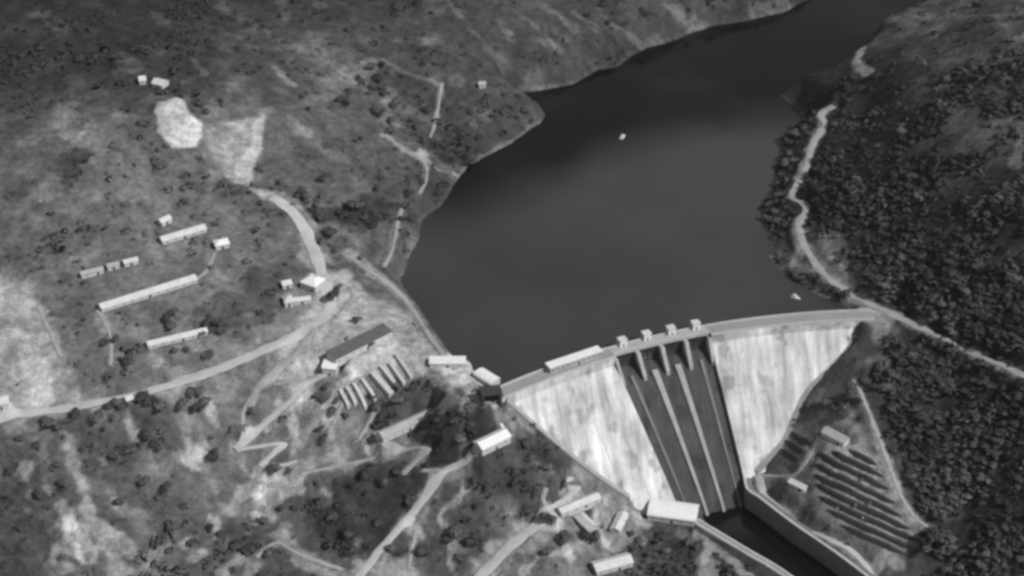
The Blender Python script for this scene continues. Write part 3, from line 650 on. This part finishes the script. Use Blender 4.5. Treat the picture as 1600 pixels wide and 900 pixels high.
for a, b in ((TH_L-0.012, TH_S0), (TH_S1, TH_R+0.012)):
    core = [(RC+HW-0.6, -84), (RC+HW-0.6, TOPZ-0.5), (RC-HW+0.5, TOPZ-0.5), (RC-HW+0.5, KINK), (float(face_r(-84))+0.5, -84)]
    g_ = 0.0016
    dpart(sweep(core, a+g_*0.5, b-g_*0.5), 'core_wall', M_conc)
    n = max(1, round((b-a)*RC/14.5)); e = np.linspace(a, b, n+1)
    for i in range(n):
        dpart(sweep(wall_prof(random.uniform(-0.16, 0.16), TOPZ+random.uniform(-0.02, 0.02)), e[i]+0.0002, e[i+1]-0.0002, 4.9), 'face_block', M_face)
    o = dpart(sweep([(RC-HW+0.9, TOPZ+0.03), (RC+HW-0.9, TOPZ+0.03), (RC+HW-0.9, TOPZ+0.2), (RC-HW+0.9, TOPZ+0.2)], a, b), 'crest_road', M_deck)
    for s in (-1, 1):
        r0 = RC+s*(HW-0.35)
        dpart(sweep([(r0-0.35, TOPZ+0.03), (r0+0.35, TOPZ+0.03), (r0+0.35, TOPZ+1.25), (r0-0.35, TOPZ+1.25)], a+0.0005, b-0.0005), 'parapet', M_pale)
    # damp footing course where face meets rock stays buried
bay = np.linspace(TH_S0, TH_S1, 5); PT = 2.3/RC
def floor_r(z): return float(face_r(z))+4.2
fprof = [(RC+4, -9.5), (RC+1.5, -8.0), (RC-1.5, -7.9), (RC-4.5, -9.0), (RC-7.5, -11.6)] + [(floor_r(z), float(z)) for z in np.linspace(-16, -90, 14)]
for k in range(4):
    a, b = bay[k], bay[k+1]
    top = [(r, z) for r, z in fprof] + [(floor_r(-90)+9, -90), (RC+4, -24)]
    dpart(sweep(top, a+0.00005, b-0.00005, 4.5), 'chute', M_chute)
    m = (a+b)/2; rw = (1.75 if k in (1, 2) else 1.05)/RC
    rib = MB()
    for (t0, t1) in ((m-rw, m+rw),):
        secs = []
        for z in np.linspace(-10.5, -88, 19):
            h = (1.2 if k in (1, 2) else 0.7)*min(1, (-8-z)/6); r = floor_r(z)
            f_ = max(0.0, min(1.0, (-z-14)/60)); tw = rw*(1.15-0.4*f_)
            secs.append([dpol(m-tw*1.2, r+0.5, z-0.4), dpol(m-tw, r-h*0.75, z+h*0.65), dpol(m+tw, r-h*0.75, z+h*0.65), dpol(m+tw*1.2, r+0.5, z-0.4)])
        rib.loft(secs)
    dpart(rib, 'chute_rib', M_rib if k in (1, 2) else M_ribd)
    # radial gate
    gm = MB(); rows = []
    for u in np.linspace(0, 1, 8):
        z = -8.2+u*8.6; r = RC-3.0+2.4*math.cos((u-0.5)*1.6)
        rows.append([dpol(a+PT*0.55, r, z), dpol(b-PT*0.55, r, z)])
    gm.quadgrid(rows); gate = dpart(gm, 'gate', M_steel)
    gg = MB()
    for u in (0.2, 0.5, 0.8):
        z = -8.2+u*8.6; r = RC-3.2+2.4*math.cos((u-0.5)*1.6)-0.35
        gg.loft([[dpol(t, r-0.25, z-0.2), dpol(t, r+0.25, z-0.2), dpol(t, r+0.25, z+0.2), dpol(t, r-0.25, z+0.2)] for t in (a+PT*0.7, b-PT*0.7)])
    o = dpart(gg, 'girder', M_steel, dam); o.parent = gate
for k in range(5):
    t = bay[k]; th = PT*(0.55 if k not in (0, 4) else 0.4); sh = 0 if k not in (0, 4) else (0.4*PT if k == 0 else -0.4*PT)
    pp = [(RC+8, -30), (RC+8, TOPZ-1.75), (RC-5.5, TOPZ-1.75), (RC-7.0, TOPZ-4.5), (RC-12.0, -11.5), (RC-11.5, -30)]
    pm = MB()
    nose = [[dpol(t+sh+th*s, r, z) for r, z in pp] for s in (-1, -0.4, 0.4, 1)]
    pm.loft(nose)
    dpart(pm, 'pier', M_conc)
dpart(sweep([(RC-2.2, TOPZ-1.7), (RC+5.5, TOPZ-1.7), (RC+5.5, TOPZ), (RC-2.2, TOPZ)], TH_S0+0.0001, TH_S1-0.0001), 'bridge_deck', M_conc)
dpart(sweep([(RC-1.4, TOPZ+0.03), (RC+4.6, TOPZ+0.03), (RC+4.6, TOPZ+0.18), (RC-1.4, TOPZ+0.18)], TH_S0+0.0001, TH_S1-0.0001), 'crest_road', M_conc)
for r0 in (RC-1.85, RC+5.15):
    dpart(sweep([(r0-0.3, TOPZ+0.02), (r0+0.3, TOPZ+0.02), (r0+0.3, TOPZ+1.2), (r0-0.3, TOPZ+1.2)], TH_S0+0.0002, TH_S1-0.0002), 'parapet', M_pale)
for line in (contactL, contactR):                              # concrete footing where the face meets the rock
    c = smooth_line(line, 3.0); t = np.gradient(c, axis=0); t[:, 2] = 0; t /= np.linalg.norm(t, axis=1)[:, None]; nn = np.c_[-t[:, 1], t[:, 0], 0*t[:, 0]]
    dpart(MB().loft([[tuple(c[i]+nn[i]*o+np.array([0, 0, z])) for o, z in ((-1.9, -4), (1.5, -4), (1.5, 1.5), (-1.9, 1.2))] for i in range(len(c))]), 'footing', M_rib)
tag(dam, 'curved pale concrete dam with a four-bay spillway holding back the reservoir', 'dam')

# ------------------------------------------------------------------ buildings
M_bright = simple('whitewashed_roof', alb(226), var=0.08, scale=0.25, spec=0.2)
ROOF = {'bright': M_bright, 'pale': M_roof, 'grey': M_roof2, 'dark': M_roofd}
def building(name, x, y, z, rz, L, W, h, roof, kind, label, cat, group=None, wallm=None, nwin=None):
    root = empty(name, (x, y, z), rz); tag(root, label, cat, group); rm = ROOF[roof]; l, b = L/2, W/2; wm = wallm or M_wall
    ov = 0.45; rh = {'gable': W*0.24, 'hip': W*0.26, 'flat': 0.5, 'shed': W*0.12, 'vault': W*0.2}[kind]
    wl = MB()
    if kind == 'gable':
        o = [(-b, -2), (b, -2), (b, h), (0, h+rh-0.1), (-b, h)]
    elif kind == 'vault':
        o = [(-b, -2), (b, -2)] + [(b*math.cos(q), h+(rh-0.15)*math.sin(q)) for q in np.linspace(0, math.pi, 13)]
    elif kind == 'shed':
        o = [(-b, -2), (b, -2), (b, h+rh-0.1), (-b, h)]
    else: o = [(-b, -2), (b, -2), (b, h), (-b, h)]
    wl.loft([[(sx*l, yy, zz) for yy, zz in o] for sx in (-1, 1)])
    wl.build('wall', wm, root)
    t = 0.28; lo = l+ov; bo = b+ov
    if kind == 'gable':
        for s in (-1, 1):
            r = MB().loft([[(sx*lo, s*0.02, h+rh), (sx*lo, s*bo, h-rh*ov/b), (sx*lo, s*bo, h-rh*ov/b+t), (sx*lo, s*0.02, h+rh+t)] for sx in (-1, 1)])
            r.build('roof_slope', rm, root)
        MB().loft([[(sx*(lo+0.05), -0.35, h+rh+t-0.12), (sx*(lo+0.05), 0.35, h+rh+t-0.12), (sx*(lo+0.05), 0, h+rh+t+0.2)] for sx in (-1, 1)]).build('ridge', rm, root)
    elif kind == 'hip':
        rl = max(l-b*0.8, 0.4); m = MB()
        m.v = [(-lo, -bo, h), (lo, -bo, h), (lo, bo, h), (-lo, bo, h), (-rl, 0, h+rh), (rl, 0, h+rh), (-lo, -bo, h-0.25), (lo, -bo, h-0.25), (lo, bo, h-0.25), (-lo, bo, h-0.25)]
        m.f = [(0,1,5,4), (1,2,5), (2,3,4,5), (3,0,4), (6,7,1,0), (7,8,2,1), (8,9,3,2), (9,6,0,3), (9,8,7,6)]
        m.build('roof', rm, root)
        MB().box(-0.4+l*0.3, 0.4+l*0.3, 0.6, 1.3, h+rh*0.3, h+rh+0.9).build('chimney', wm, root)
    elif kind == 'vault':
        qs = np.linspace(0, math.pi, 15)
        ring = [(bo*math.cos(q), h+rh*math.sin(q)) for q in qs] + [(bo*1.015*math.cos(q), h+(rh+t)*math.sin(q)+0.02) for q in qs[::-1]]
        MB().loft([[(sx*lo, yy, zz) for yy, zz in ring] for sx in (-1, 1)]).build('roof', rm, root, smooth=False)
    elif kind == 'shed':
        MB().loft([[(sx*lo, -bo, h-0.05), (sx*lo, bo, h+rh), (sx*lo, bo, h+rh+t), (sx*lo, -bo, h-0.05+t)] for sx in (-1, 1)]).build('roof', rm, root)
    else:
        MB().box(-lo, lo, -bo, bo, h+0.004, h+0.5).build('roof', rm, root)
    n = nwin if nwin is not None else int(min(14, max(1, L//5.5)))
    for s in (-1, 1):
        for i in range(n):
            cx = -l+L*(i+0.5)/n; big = 1.6 if h > 6 else 1.0
            if s == -1 and i == n//2 and L > 5:
                MB().box(cx-0.7*big, cx+0.7*big, s*b-0.07, s*b+0.07, 0.0, 2.2*big).build('door', M_steel, root); continue
            MB().box(cx-0.42*big, cx+0.42*big, s*b-0.06, s*b+0.06, h*0.38, h*0.38+0.9*big).build('window', M_dark, root)
    return root
for b, (x, y, L, rz, z) in zip(BLD, feet):
    building(b[0], x, y, z, rz, L, b[3], b[4], b[5], b[6], b[7], b[8])
# long white control building and the gate houses on the crest
t0, t1 = th_of(856, 581), th_of(934, 551); tm = (t0+t1)/2
q = pol(tm, RC+1.6, TOPZ+0.2)
building('control_building', q[0], q[1], q[2], -tm, (t1-t0)*RC, 5.6, 4.2, 'bright', 'flat', 'long flat-roofed white building on the dam crest left of the spillway', 'building', wallm=M_conc, nwin=10)
for k, wd_ in enumerate(('first', 'second', 'third', 'fourth')):
    t = (bay[k]+bay[k+1])/2+0.3*(bay[1]-bay[0])*0.3; q = pol(t, RC+4.4, TOPZ+1.25)
    r = empty('gate_house', q, -t); tag(r, wd_+' white gate house from the left along the spillway bridge', 'gate house', 'gate houses above the spillway bays')
    MB().box(-2.3, 2.3, -1.7, 2.6, -1.2, 3.4).build('wall', M_white, r)
    MB().box(-2.7, 2.7, -2.1, 3.0, 3.404, 3.8).build('roof', M_roof, r)
    MB().box(-0.5, 0.5, -1.78, -1.66, -0.9, 1.2).build('door', M_steel, r)
    for sx in (-1, 1): MB().box(sx*2.3-0.06, sx*2.3+0.06, -0.6, 0.9, 0.9, 2.3).build('window', M_dark, r)

# dark tunnel mouth below the valve house
p = at(769, 634)
tun = empty('tunnel_portal', (p[0], p[1], p[2]-0.5), math.radians(10)); tag(tun, 'square dark tunnel mouth beside the left end of the dam', 'tunnel portal')
for s in (-1, 1): MB().box(s*5.2-0.9, s*5.2+0.9, 0, 9, -4, 8.0).build('jamb', M_stone, tun)
MB().box(-6.3, 6.3, -0.2, 9, 8.004, 9.0).build('lintel', M_stone, tun)
MB().box(-4.28, 4.28, 7.5, 8.6, -4, 8.0).build('gate', M_steel, tun)  # dark back panel, stands in for the shade inside the mouth

# ribbed concrete yard: parallel buttress walls down the slope
ribs = [((542,608),(556,634)),((552,602),(572,640)),((566,595),(588,632)),((583,585),(612,618)),((595,575),(620,605)),((609,570),(632,602)),((618,556),(643,592)),((532,612),(545,638))]
nth = ['second', 'third', 'fourth', 'fifth', 'sixth', 'seventh', 'eighth', 'first']
for k, (a, b) in enumerate(ribs):
    pa, pb = at(*a), at(*b); d = pb-pa; d[2] = 0; L = np.linalg.norm(d); d /= L; nn = np.array([-d[1], d[0], 0])
    hw = 1.9 if k == 3 else 1.0
    secs = []
    for u in np.linspace(0, 1, 6):
        c = pa*(1-u)+pb*u; z = hz(c[0], c[1])[0]
        secs.append([c*[1, 1, 0]+nn*s*hw+[0, 0, zz] for s, zz in ((-1, z-2.5), (-1, z+2.2), (1, z+2.2), (1, z-2.5))])
    org = (pa+pb)/2; mb = MB().loft(secs); mb.v = [tuple(np.array(v)-org) for v in mb.v]
    o = mb.build('buttress', M_pale); o.location = org
    tag(o, nth[k]+' pale buttress wall from the left on the ribbed yard below the dark shed', 'buttress wall', 'ribs of the concrete yard')

# river walls
def long_wall(name, pts, zt, zb, thick, material, label, cat, cope=True):
    c = smooth_line([list(p)+[0] for p in pts], 4.0); t = np.gradient(c, axis=0); t /= np.linalg.norm(t, axis=1)[:, None]; n = np.c_[-t[:, 1], t[:, 0], 0*t[:, 0]]
    org = np.array([*c[len(c)//2, :2], zb]); r = empty(name, org); tag(r, label, cat)
    def sec(i, o0, o1, z0, z1): return [tuple(c[i]+n[i]*o+np.array([0, 0, z])-org) for o, z in ((o0, z0), (o1, z0), (o1, z1), (o0, z1))]
    MB().loft([sec(i, -1.6, thick, zb, zt) for i in range(len(c))]).build('wall', material, r)
    if cope: MB().loft([sec(i, -1.9, -0.4, zt+0.004, zt+0.8) for i in range(len(c))]).build('coping', M_pale, r)
    return r
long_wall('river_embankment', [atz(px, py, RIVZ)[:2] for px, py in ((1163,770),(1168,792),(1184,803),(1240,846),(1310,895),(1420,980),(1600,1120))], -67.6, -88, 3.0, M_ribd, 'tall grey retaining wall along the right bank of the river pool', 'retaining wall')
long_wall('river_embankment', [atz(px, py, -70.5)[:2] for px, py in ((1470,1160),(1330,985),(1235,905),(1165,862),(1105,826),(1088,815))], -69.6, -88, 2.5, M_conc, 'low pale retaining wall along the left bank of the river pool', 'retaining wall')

# terrace walls
def line4(a, b): return tuple((a[0]+(b[0]-a[0])*u, a[1]+(b[1]-a[1])*u) for u in np.linspace(0, 1, 5))
TW = [line4(a, b) for a, b in TERR]
ordn = ['first', 'second', 'third', 'fourth', 'fifth', 'sixth', 'seventh', 'eighth', 'ninth', 'tenth', 'eleventh', 'twelfth', 'thirteenth', 'fourteenth', 'fifteenth']
TW.sort(key=lambda p: p[0][1])
for k, pts in enumerate(TW):
    c = smooth_line([at(*p) for p in pts], 3.0); t = np.gradient(c, axis=0); t[:, 2] = 0; t /= np.linalg.norm(t, axis=1)[:, None]; n = np.c_[-t[:, 1], t[:, 0], 0*t[:, 0]]
    org = c[len(c)//2].copy(); secs = []
    for i in range(len(c)):
        z = hz(c[i, 0], c[i, 1])[0]; h = 1.7+0.5*float(fbm(i*3.0, k*7.0, 6, 2)); e_ = min(1.0, 0.3+min(i, len(c)-1-i)*0.35)
        secs.append([tuple(c[i]*[1, 1, 0]+n[i]*o+np.array([0, 0, zz])-org) for o, zz in ((-2.3*e_, z-2), (1.6*e_, z-2), (1.0*e_, z+h*e_), (-0.8*e_, z+h*e_))])
    o = MB().loft(secs).build('stone_terrace', M_stone); o.location = org
    tag(o, ordn[k]+' dark terrace wall from the top of the striped slope right of the river', 'terrace wall', 'terrace walls below the dam')

# boats on the reservoir
def boat(px, py, rz, label):
    p = atz(px, py, 0.0); r = empty('boat', (p[0], p[1], 0.0), rz); tag(r, label, 'boat', 'small boats on the reservoir')
    secs = []
    for u, wv in ((-3.2, 1.1), (-2, 1.35), (0, 1.4), (1.8, 1.0), (3.2, 0.12)):
        secs.append([(u, -wv*0.6, -0.3), (u, wv*0.6, -0.3), (u, wv, 0.9+max(0, u)*0.08), (u, -wv, 0.9+max(0, u)*0.08)])
    MB().loft(secs).build('hull', M_white, r)
    MB().box(-1.6, 0.6, -0.85, 0.85, 0.9, 2.3).build('cabin', M_white, r)
    MB().box(-1.8, 0.8, -1.0, 1.0, 2.304, 2.45).build('cabin_roof', M_roof, r)
boat(973, 215, math.radians(60), 'tiny white boat alone in the middle of the dark reservoir')
boat(1243, 466, math.radians(-30), 'white boat moored close to the right end of the dam')

# ------------------------------------------------------------------ vegetation
def tri_cloud(n, lobes, size, r):
    """leaf clumps: n triangles spread over overlapping lobes"""
    V = np.zeros((n, 3, 3))
    for i in range(n):
        L = lobes[r.integers(len(lobes))]; d = r.normal(size=3); d /= np.linalg.norm(d)
        c = np.array(L[:3])+d*np.array(L[3:6])*(0.55+0.45*r.random()**0.5)
        a = r.normal(size=3)*0.6+d*0.0; b = np.cross(d, a); b /= np.linalg.norm(b)+1e-9; a2 = np.cross(b, d+r.normal(size=3)*0.45); a2 /= np.linalg.norm(a2)+1e-9
        s = size*(0.6+0.8*r.random())
        V[i] = [c+a2*s, c-a2*s*0.5+b*s*0.8, c-a2*s*0.5-b*s*0.8]
    return V
def cloud_mesh(name, V, material, nrm=None):
    n = len(V); m = bpy.data.meshes.new(name); m.vertices.add(n*3); m.vertices.foreach_set('co', V.ravel())
    m.loops.add(n*3); m.loops.foreach_set('vertex_index', np.arange(n*3, dtype=np.int32))
    m.polygons.add(n); m.polygons.foreach_set('loop_start', np.arange(0, n*3, 3, dtype=np.int32)); m.update(calc_edges=True)
    if nrm is not None:                                        # soft shading over a clump instead of per leaf
        m.polygons.foreach_set('use_smooth', np.ones(n, bool)); m.normals_split_custom_set(nrm.reshape(-1, 3).tolist())
    m.materials.append(material); return m
r2 = np.random.default_rng(3)
def tree_proto(i):
    lob = []
    for k in range(7):
        a = r2.random()*6.283; d = r2.random()**0.5*2.6; lob.append((math.cos(a)*d, math.sin(a)*d, 3.4+r2.random()*2.4, 1.5+r2.random()*0.8, 1.5+r2.random()*0.8, 1.2+r2.random()*0.6))
    V_ = tri_cloud(340, lob, 0.62, r2); nr_ = V_-np.array([0, 0, 2.6]); nr_[..., 2] += 1.2; nr_ /= np.linalg.norm(nr_, axis=-1, keepdims=True)
    cm = cloud_mesh('crown', V_, M_leaf, nr_)
    tb = MB(); segs = [(0.34, -1.0, 0, 0), (0.28, 1.2, 0.05, 0.03), (0.22, 2.6, 0.15, 0.1), (0.1, 4.6, 0.2, 0.2)]
    tb.loft([[(dx+rr*math.cos(q), dy+rr*math.sin(q), z) for q in np.linspace(0, 6.283, 7)[:-1]] for rr, z, dx, dy in segs])
    for L in lob[:3]:
        p0 = np.array((0.12, 0.08, 2.2)); p1 = np.array(L[:3])*0.9; s_ = []
        for p_, rr in ((p0, 0.14), (p1, 0.05)): s_.append([tuple(p_+np.array((rr*math.cos(q), rr*math.sin(q), 0))) for q in np.linspace(0, 6.283, 6)[:-1]])
        tb.loft(s_)
    return cm, tb.mesh('trunk', M_trunk)
PROTO = [tree_proto(i) for i in range(5)]
def put_tree(x, y, s, label, group, cat='tree', name='tree'):
    cm, tm_ = PROTO[random.randrange(5)]; z = float(hz(x, y)[0])
    e = empty(name, (x, y, z), random.uniform(0, 6.28)); s *= 0.85; e.scale = (s*random.uniform(0.7, 1.35), s*random.uniform(0.7, 1.35), s*random.uniform(0.6, 1.05)); tag(e, label, cat, group)
    for nm, me in (('crown', cm), ('trunk', tm_)):
        o = bpy.data.objects.new(nm, me); COL.objects.link(o); o.parent = e
spots = [
 ('dark tree in the small grove between two barracks', 'grove trees', 1.1, [(317,525),(330,520),(340,512),(345,522),(322,512)]),
 ('dark tree beside the pale strip left of the lowest barrack', 'plateau path trees', 1.2, [(262,505),(273,496),(268,515)]),
 ('dark tree just above the pale main road', 'roadside trees', 1.1, [(195,571),(204,571),(274,552),(293,550),(327,560),(163,540),(180,535)]),
 ('dark tree just below the pale main road', 'trees below the main road', 1.4, [(108,660),(118,656),(170,640),(182,634),(190,640),(215,630),(225,628),(232,634),(298,622),(312,618),(320,636),(310,645),(75,668),(90,672),(285,640),(250,640),(150,660)]),
 ('dark round tree in the pale clearing of the peninsula', 'peninsula trees', 1.3, [(562,128),(588,178),(594,182),(620,168),(668,178),(585,140),(600,150),(592,128),(612,194),(652,205),(645,190),(598,105),(580,108),(545,165),(530,160),(610,210)]),
 ('dark tree on the slope between quarry track and shore', 'slope trees by the track', 1.3, [(470,305),(480,312),(495,325),(500,345),(515,370),(525,395),(505,285),(555,330),(570,345),(590,300),(640,310),(642,345),(640,330),(520,470),(530,452),(558,505),(575,540)]),
 ('dark tree on the slope below the left end of the dam', 'trees below left abutment', 1.3, [(822,700),(692,650),(712,662),(735,668),(720,690),(760,765),(810,758),(835,775),(740,760)]),
 ('dark tree on the lower slope left of the workshops', 'lower slope trees', 1.3, [(855,735),(880,760),(850,815),(862,822),(885,845),(880,850),(855,868),(930,848),(920,845),(710,840),(700,850),(735,855),(720,875),(660,870),(610,860),(550,870),(590,820),(545,845),(520,815),(640,790),(600,760),(570,750),(620,740)]),
 ('dark tree in the yard between workshops and powerhouse', 'yard trees', 1.1, [(985,840),(1000,850),(993,862),(1015,870),(1040,865),(1075,850),(1090,860),(1005,890),(1025,895)]),
 ('dark tree standing near the foot of the zigzag road', 'zigzag trees', 1.1, [(428,738),(452,742),(335,720),(505,690),(500,675),(520,650),(498,622),(510,610),(505,628),(540,655),(525,630),(620,632),(590,642),(610,668)]),
 ('dark tree on the scrubby hillside at the lower left', 'lower left trees', 1.2, [(35,690),(60,700),(20,740),(90,730),(60,780),(30,830),(100,760),(180,720),(205,710),(230,690),(250,700),(225,760),(190,790),(260,770),(270,830),(330,830),(345,840),(370,860),(420,870),(410,820),(440,800)]),
 ('dark tree between the shore and right bank road', 'shore trees on right bank', 1.2, [(1230,225),(1240,215),(1232,245),(1240,255),(1225,262),(1228,285),(1215,290),(1218,310),(1200,325),(1210,335),(1196,345),(1215,350),(1255,205),(1262,212),(1245,432),(1296,456),(1305,460),(1320,466)]),
 ('dark tree on the open ground above the terraces', 'trees above terraces', 1.3, [(1300,645),(1318,652),(1290,635),(1352,600),(1385,612),(1330,625),(1395,590),(1410,545),(1425,560)]),
 ('dark round tree at the lower end of the straight footpath', 'trees at path end', 2.0, [(1462,848),(1470,855),(1452,858)]),
]
ORD = ['leftmost', 'second', 'third', 'fourth', 'fifth', 'sixth', 'seventh', 'eighth', 'ninth', 'tenth', 'eleventh', 'twelfth', 'thirteenth', 'fourteenth', 'fifteenth', 'sixteenth', 'seventeenth',
 'eighteenth', 'nineteenth', 'twentieth', 'twenty-first', 'twenty-second', 'twenty-third', 'twenty-fourth', 'twenty-fifth', 'twenty-sixth', 'twenty-seventh']
for label, group, s, pts in spots:
    for k, (px, py) in enumerate(sorted(pts)):
        w_ = label.split(' tree ', 1); nm_ = (ORD[k]+' dark tree ' if k == 0 else ORD[k]+' dark tree from the left ')+w_[1]
        p = at(px, py); put_tree(p[0], p[1], s*random.uniform(0.75, 1.15), nm_, group)

def ok(x, y):
    i = np.clip(np.searchsorted(GX, x), 0, len(GX)-1); j = np.clip(np.searchsorted(GY, y), 0, len(GY)-1)
    return (~BUSY[j, i]) & (dS[j, i] > 2.5) & (dR[j, i] > 6) & (~ind[j, i]), T[j, i], H[j, i]
# wooded slope on the right: nearest trees one by one, the rest as a wood
slope = [at(*p)[:2] for p in ((1360,465),(1330,400),(1275,330),(1270,270),(1300,190),(1420,150),(1500,110),(1640,60),(1640,930),(1500,930),(1450,815),(1400,690),(1380,560),(1440,530),(1400,480))]
sa = np.array(slope); N = 34000
x = r2.uniform(sa[:, 0].min(), sa[:, 0].max(), N); y = r2.uniform(sa[:, 1].min(), sa[:, 1].max(), N)
m, tone, zz = ok(x, y); dn = np.clip(0.45+1.9*fbm(x, y, 26, 3, 90.0)+0.8*fbm(x, y, 90, 2, 91.0), 0, 1)
m &= ~NEAR[np.clip(np.searchsorted(GY, y), 0, len(GY)-1), np.clip(np.searchsorted(GX, x), 0, len(GX)-1)]
m &= inside(x, y, slope) & (r2.random(N) < np.clip(dn*0.9*(95-tone)/40, 0, 1))
x, y, zz = x[m], y[m], zz[m]
order = np.argsort(y); x, y, zz = x[order], y[order], zz[order]
sel = []; 
for i in range(len(x)):
    if all((x[i]-x[j])**2+(y[i]-y[j])**2 > 60 for j in sel[-60:]): sel.append(i)
    if len(sel) >= 105: break
for i in sel: put_tree(x[i], y[i], random.uniform(0.45, 0.95), 'dark evergreen tree at the near lower edge of the right bank wood', 'trees of the right bank wood')
rest = np.array(sorted(set(range(len(x)))-set(sel)), int)
def scatter(name, xs, ys, zs, scale, ntri, sz, material, label, flat=0.75, leaf=None):
    pr = []
    for k in range(10):
        lob = [((r2.random()-.5)*1.3, (r2.random()-.5)*1.3, 0.45+r2.random()*0.5, 0.6+r2.random()*0.4, 0.6+r2.random()*0.4, 0.5+r2.random()*0.3) for _ in range(4)]
        pr.append(tri_cloud(ntri, lob, sz, r2))
    pr = np.array(pr); n = len(xs); k = r2.integers(0, 10, n); ang = r2.random(n)*6.283; c, s = np.cos(ang), np.sin(ang)
    V = pr[k].copy(); V[..., 0] *= r2.uniform(0.6, 1.7, n)[:, None, None]; V[..., 1] *= r2.uniform(0.6, 1.5, n)[:, None, None]; o = np.empty_like(V); sc = scale[:, None, None]
    o[..., 0] = (V[..., 0]*c[:, None, None]-V[..., 1]*s[:, None, None])*sc+xs[:, None, None]
    o[..., 1] = (V[..., 0]*s[:, None, None]+V[..., 1]*c[:, None, None])*sc+ys[:, None, None]
    o[..., 2] = V[..., 2]*sc*flat+zs[:, None, None]
    ctr = np.stack([xs, ys, zs-scale*0.2], -1)[:, None, None, :]; nr = o-ctr; nr[..., 2] += 1.1*scale[:, None, None]; nr /= np.linalg.norm(nr, axis=-1, keepdims=True)
    ob = bpy.data.objects.new(name, cloud_mesh(name, o.reshape(-1, 3, 3), material, nr)); COL.objects.link(ob)
    if leaf is not None:
        at3 = ob.data.attributes.new('leaf', 'FLOAT', 'POINT'); at3.data.foreach_set('value', np.repeat(leaf, ntri*3).astype(np.float32))
    return tag(ob, label, 'scrub' if 'scrub' in name else 'wood', kind='stuff')
if len(rest): scatter('woodland', x[rest], y[rest], zz[rest], 0.7+3.0*r2.random(len(rest))**2.4, 30, 0.66, M_scrub, 'dense dark evergreen wood over the far right hillside', 0.3, leaf=np.clip(0.064+0.06*fbm(x[rest], y[rest], 36, 3, 92.0)+r2.uniform(-.015, .015, len(rest)), .034, .10))
# scrub everywhere else, thick where the ground is dark
N = 60000
yv = r2.uniform(-300, 520, N); hw_ = 330+0.28*(yv+300); x = r2.uniform(-1, 1, N)*hw_; y = yv
m, tone, zz = ok(x, y)
pr_ = np.clip((122-tone)/75, 0.02, 1)*np.clip(0.55+1.5*fbm(x, y, 34, 3, 95.0), 0, 1)
m &= (r2.random(N) < pr_*0.62*np.where(y > 120, 0.55, 1.0)*np.where(tone > 100, 0.5, 1.0))
lf = np.clip((np.clip(tone, 40, 130)/255)**2.2*0.80, 0.045, 0.13)[m]; x, y, zz = x[m], y[m], zz[m]; print('scrub', len(x), 'trees', len(sel), 'wood', len(rest))
scatter('scrub', x, y, zz, r2.uniform(0.7, 2.2, len(x))*np.clip(1+0.7*fbm(x, y, 60, 2, 97.0), .6, 1.8), 26, 0.55, M_scrub, 'low dark scrub scattered over the dry hillsides', leaf=lf)

# loose pale stones on the bare and worked ground
N = 26000
y = r2.uniform(-300, 330, N); x = r2.uniform(-1, 1, N)*(330+0.28*(y+300)); m, tone, zz = ok(x, y)
m &= (tone > 118) & (r2.random(N) < np.clip((tone-112)/60, 0, 1)*np.clip(0.4+1.6*fbm(x, y, 12, 3, 99.0), 0, 1))
x, y, zz = x[m], y[m], zz[m]; n = len(x); sz_ = 0.25+0.85*r2.random(n)**3
base = np.array([(1,0,-.3),(-.5,.9,-.3),(-.5,-.9,-.3),(.1,.05,.9)]); fc = ((0,1,3),(1,2,3),(2,0,3))
V = np.empty((n, 3, 3, 3))
for k, f_ in enumerate(fc):
    for q_, vi in enumerate(f_):
        ang = np.zeros(n); jit = 1.0
        V[:, k, q_] = base[vi]
ang = r2.random(n)*6.283; c_, s_ = np.cos(ang)[:, None, None], np.sin(ang)[:, None, None]; sx_ = (sz_*r2.uniform(.7, 1.4, n))[:, None, None]; sy_ = (sz_*r2.uniform(.7, 1.4, n))[:, None, None]
vx, vy = V[..., 0]*sx_, V[..., 1]*sy_
O = np.stack([vx*c_-vy*s_+x[:, None, None], vx*s_+vy*c_+y[:, None, None], V[..., 2]*(sz_*r2.uniform(.5, 1.2, n))[:, None, None]+zz[:, None, None]], -1)
ob = bpy.data.objects.new('rubble', cloud_mesh('rubble', O.reshape(-1, 3, 3), M_pale)); COL.objects.link(ob)
tag(ob, 'loose pale stones strewn over the bare worked ground', 'rubble', kind='stuff')

# the dry summer air between the aircraft and the valley
lo = float(H.min())-1.0; hb = MB().box(GX[0]-40, GX[-1]+40, GY[0]-40, GY[-1]+40, lo, 760.0)
hm = bpy.data.materials.new('haze_air'); hm.use_nodes = True; hn = hm.node_tree
hn.nodes.remove(hn.nodes['Principled BSDF']); pv = hn.nodes.new('ShaderNodeVolumePrincipled')
pv.inputs['Color'].default_value = (0.9, 0.9, 0.9, 1); pv.inputs['Density'].default_value = 0.000016; pv.inputs['Anisotropy'].default_value = 0.1
hn.links.new(pv.outputs[0], hn.nodes['Material Output'].inputs['Volume'])
haze = hb.build('haze', hm); tag(haze, kind='stuff')
